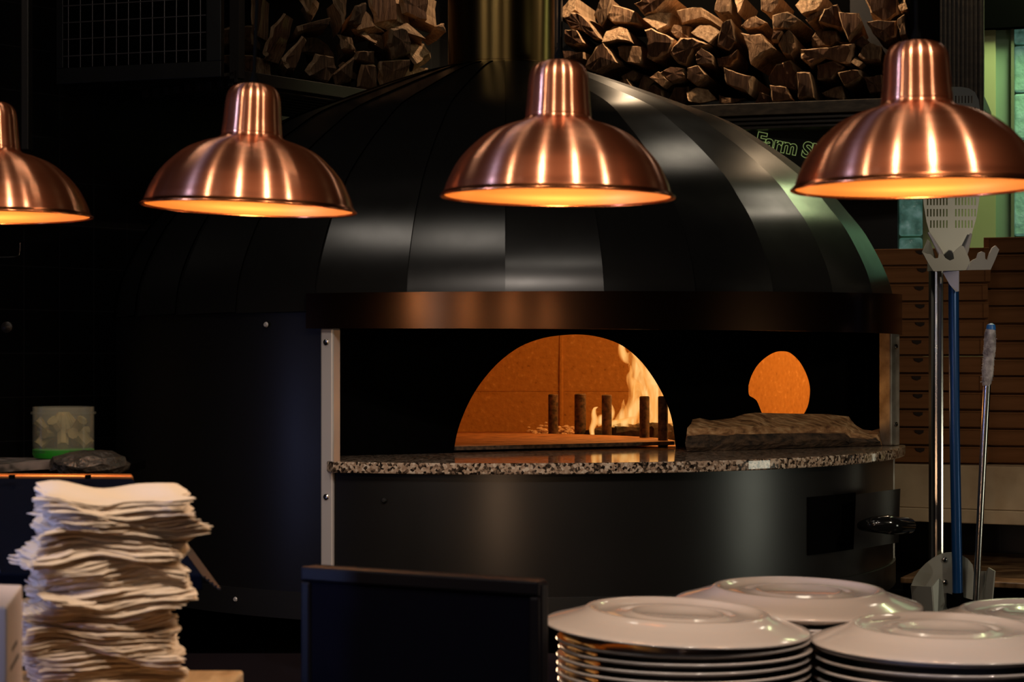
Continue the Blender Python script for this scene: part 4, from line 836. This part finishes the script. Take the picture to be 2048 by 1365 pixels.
for x, y, z, e in ((-1.5, 1.2, 2.95, 14), (-.45, .9, 3.1, 30), (.55, 1.0, 3.1, 34), (1.5, 1.2, 2.95, 20)):
    spot((x, y, z), (x*.25, 2.3, 1.62), e*2.2, WARM, 50, .03)
# fire
FC = (1, .43, .10)
point((.30, 5.02, EZ+.17), 4.8, FC, .06, 'fire_light'); point((.47, 5.08, EZ-.03), 1.9, FC, .05, 'fire_light')
point((.52, 4.80, EZ-.12), 1.3, FC, .05, 'fire_light')
# rack and dome lights
for x, y in ((-1.05, 3.5), (-.38, 3.2), (.40, 2.6)): area((x, y, 2.95), (x*.4, 4.0, 1.7), .34, .12, 1.4 if x < 0 else 1.0, (1, .88, .74))
for x, y, e in ((.84, 4.9, .7), (1.66, 5.0, 1.2)): area((x, y, 2.95), (x*.8, 5.2, 1.7), .22, .10, e, (1, .86, .66))
spot((.50, 5.96, 3.0), (.7, 6.05, 2.2), 46, (1, .70, .42), 140, .015).data.specular_factor = .25; spot((1.35, 5.74, 3.0), (1.2, 5.9, 2.2), 30, (1, .70, .42), 130, .015)
spot((.06, 5.42, 2.85), (-.10, 5.45, 2.15), 15, (1, .70, .44), 100, .015)
# right hand side light on the log, peels and ledge
spot((1.6, 2.9, 1.95), (.88, 4.5, 1.35), 21, (1, .84, .62), 44, .06)
# green window light
area((1.75, 5.75, 2.9), (1.75, 6.1, 2.0), .3, .3, 9, (.82, 1.0, .48)).data.specular_factor = .5
# cool and pale side lights
area((-2.4, 2.85, 1.15), (-.6, 4.1, 1.2), .2, .4, .55, (.40, .46, 1.0))
area((2.7, 3.4, 1.0), (.6, 4.1, 1.1), .4, .4, 2.6, (.95, .95, .75))
area((0, -1.6, 2.2), (0, 2.3, 1.4), 4.5, 1.6, 1.8, (1, .82, .68))  # broad soft fill added behind the camera to lift the copper
point((-.05, 2.85, EZ-.38), 2.0, (1, .60, .34), .05, 'oven_glow_fill')  # unseen fill added behind the monitor for a warm glow on the oven front
area((-1.3, .6, 1.7), (-.4, 2.0, 1.2), .2, .3, 1.0, (.85, .9, 1.0))
area((-2.0, 1.5, 1.5), (0, 2.3, 1.7), .10, .5, 3.4, (.30, .42, 1.0)).data.spread = R(50)
spot((.7, 1.3, 2.6), (-.40, 2.0, 1.22), 24, (1, .58, .26), 15, .03)  # narrow warm spot added to brighten the napkins
w = bpy.data.worlds.new('dim'); sc.world = w; w.use_nodes = True; w.node_tree.nodes['Background'].inputs[0].default_value = (.5, .45, .5, 1); w.node_tree.nodes['Background'].inputs[1].default_value = .0006

# ------------------------------------------------------------------ camera
cam = bpy.data.cameras.new('camera'); co = bpy.data.objects.new('camera', cam); COL.objects.link(co); sc.camera = co
co.location = (0, 0, EZ); co.rotation_euler = (pi/2, 0, 0); cam.sensor_width = 36; cam.lens = 36*F/2048; cam.shift_y = (HY-682.5)/2048; cam.clip_start = .05
cam.dof.use_dof = True; cam.dof.focus_distance = 4.5; cam.dof.aperture_fstop = 12
sc.view_settings.view_transform = 'Standard'; sc.view_settings.look = 'None'; sc.view_settings.exposure = 0
sc.cycles.use_denoising = True; sc.cycles.max_bounces = 8; sc.cycles.sample_clamp_indirect = 4; sc.cycles.caustics_reflective = False; sc.cycles.caustics_refractive = False
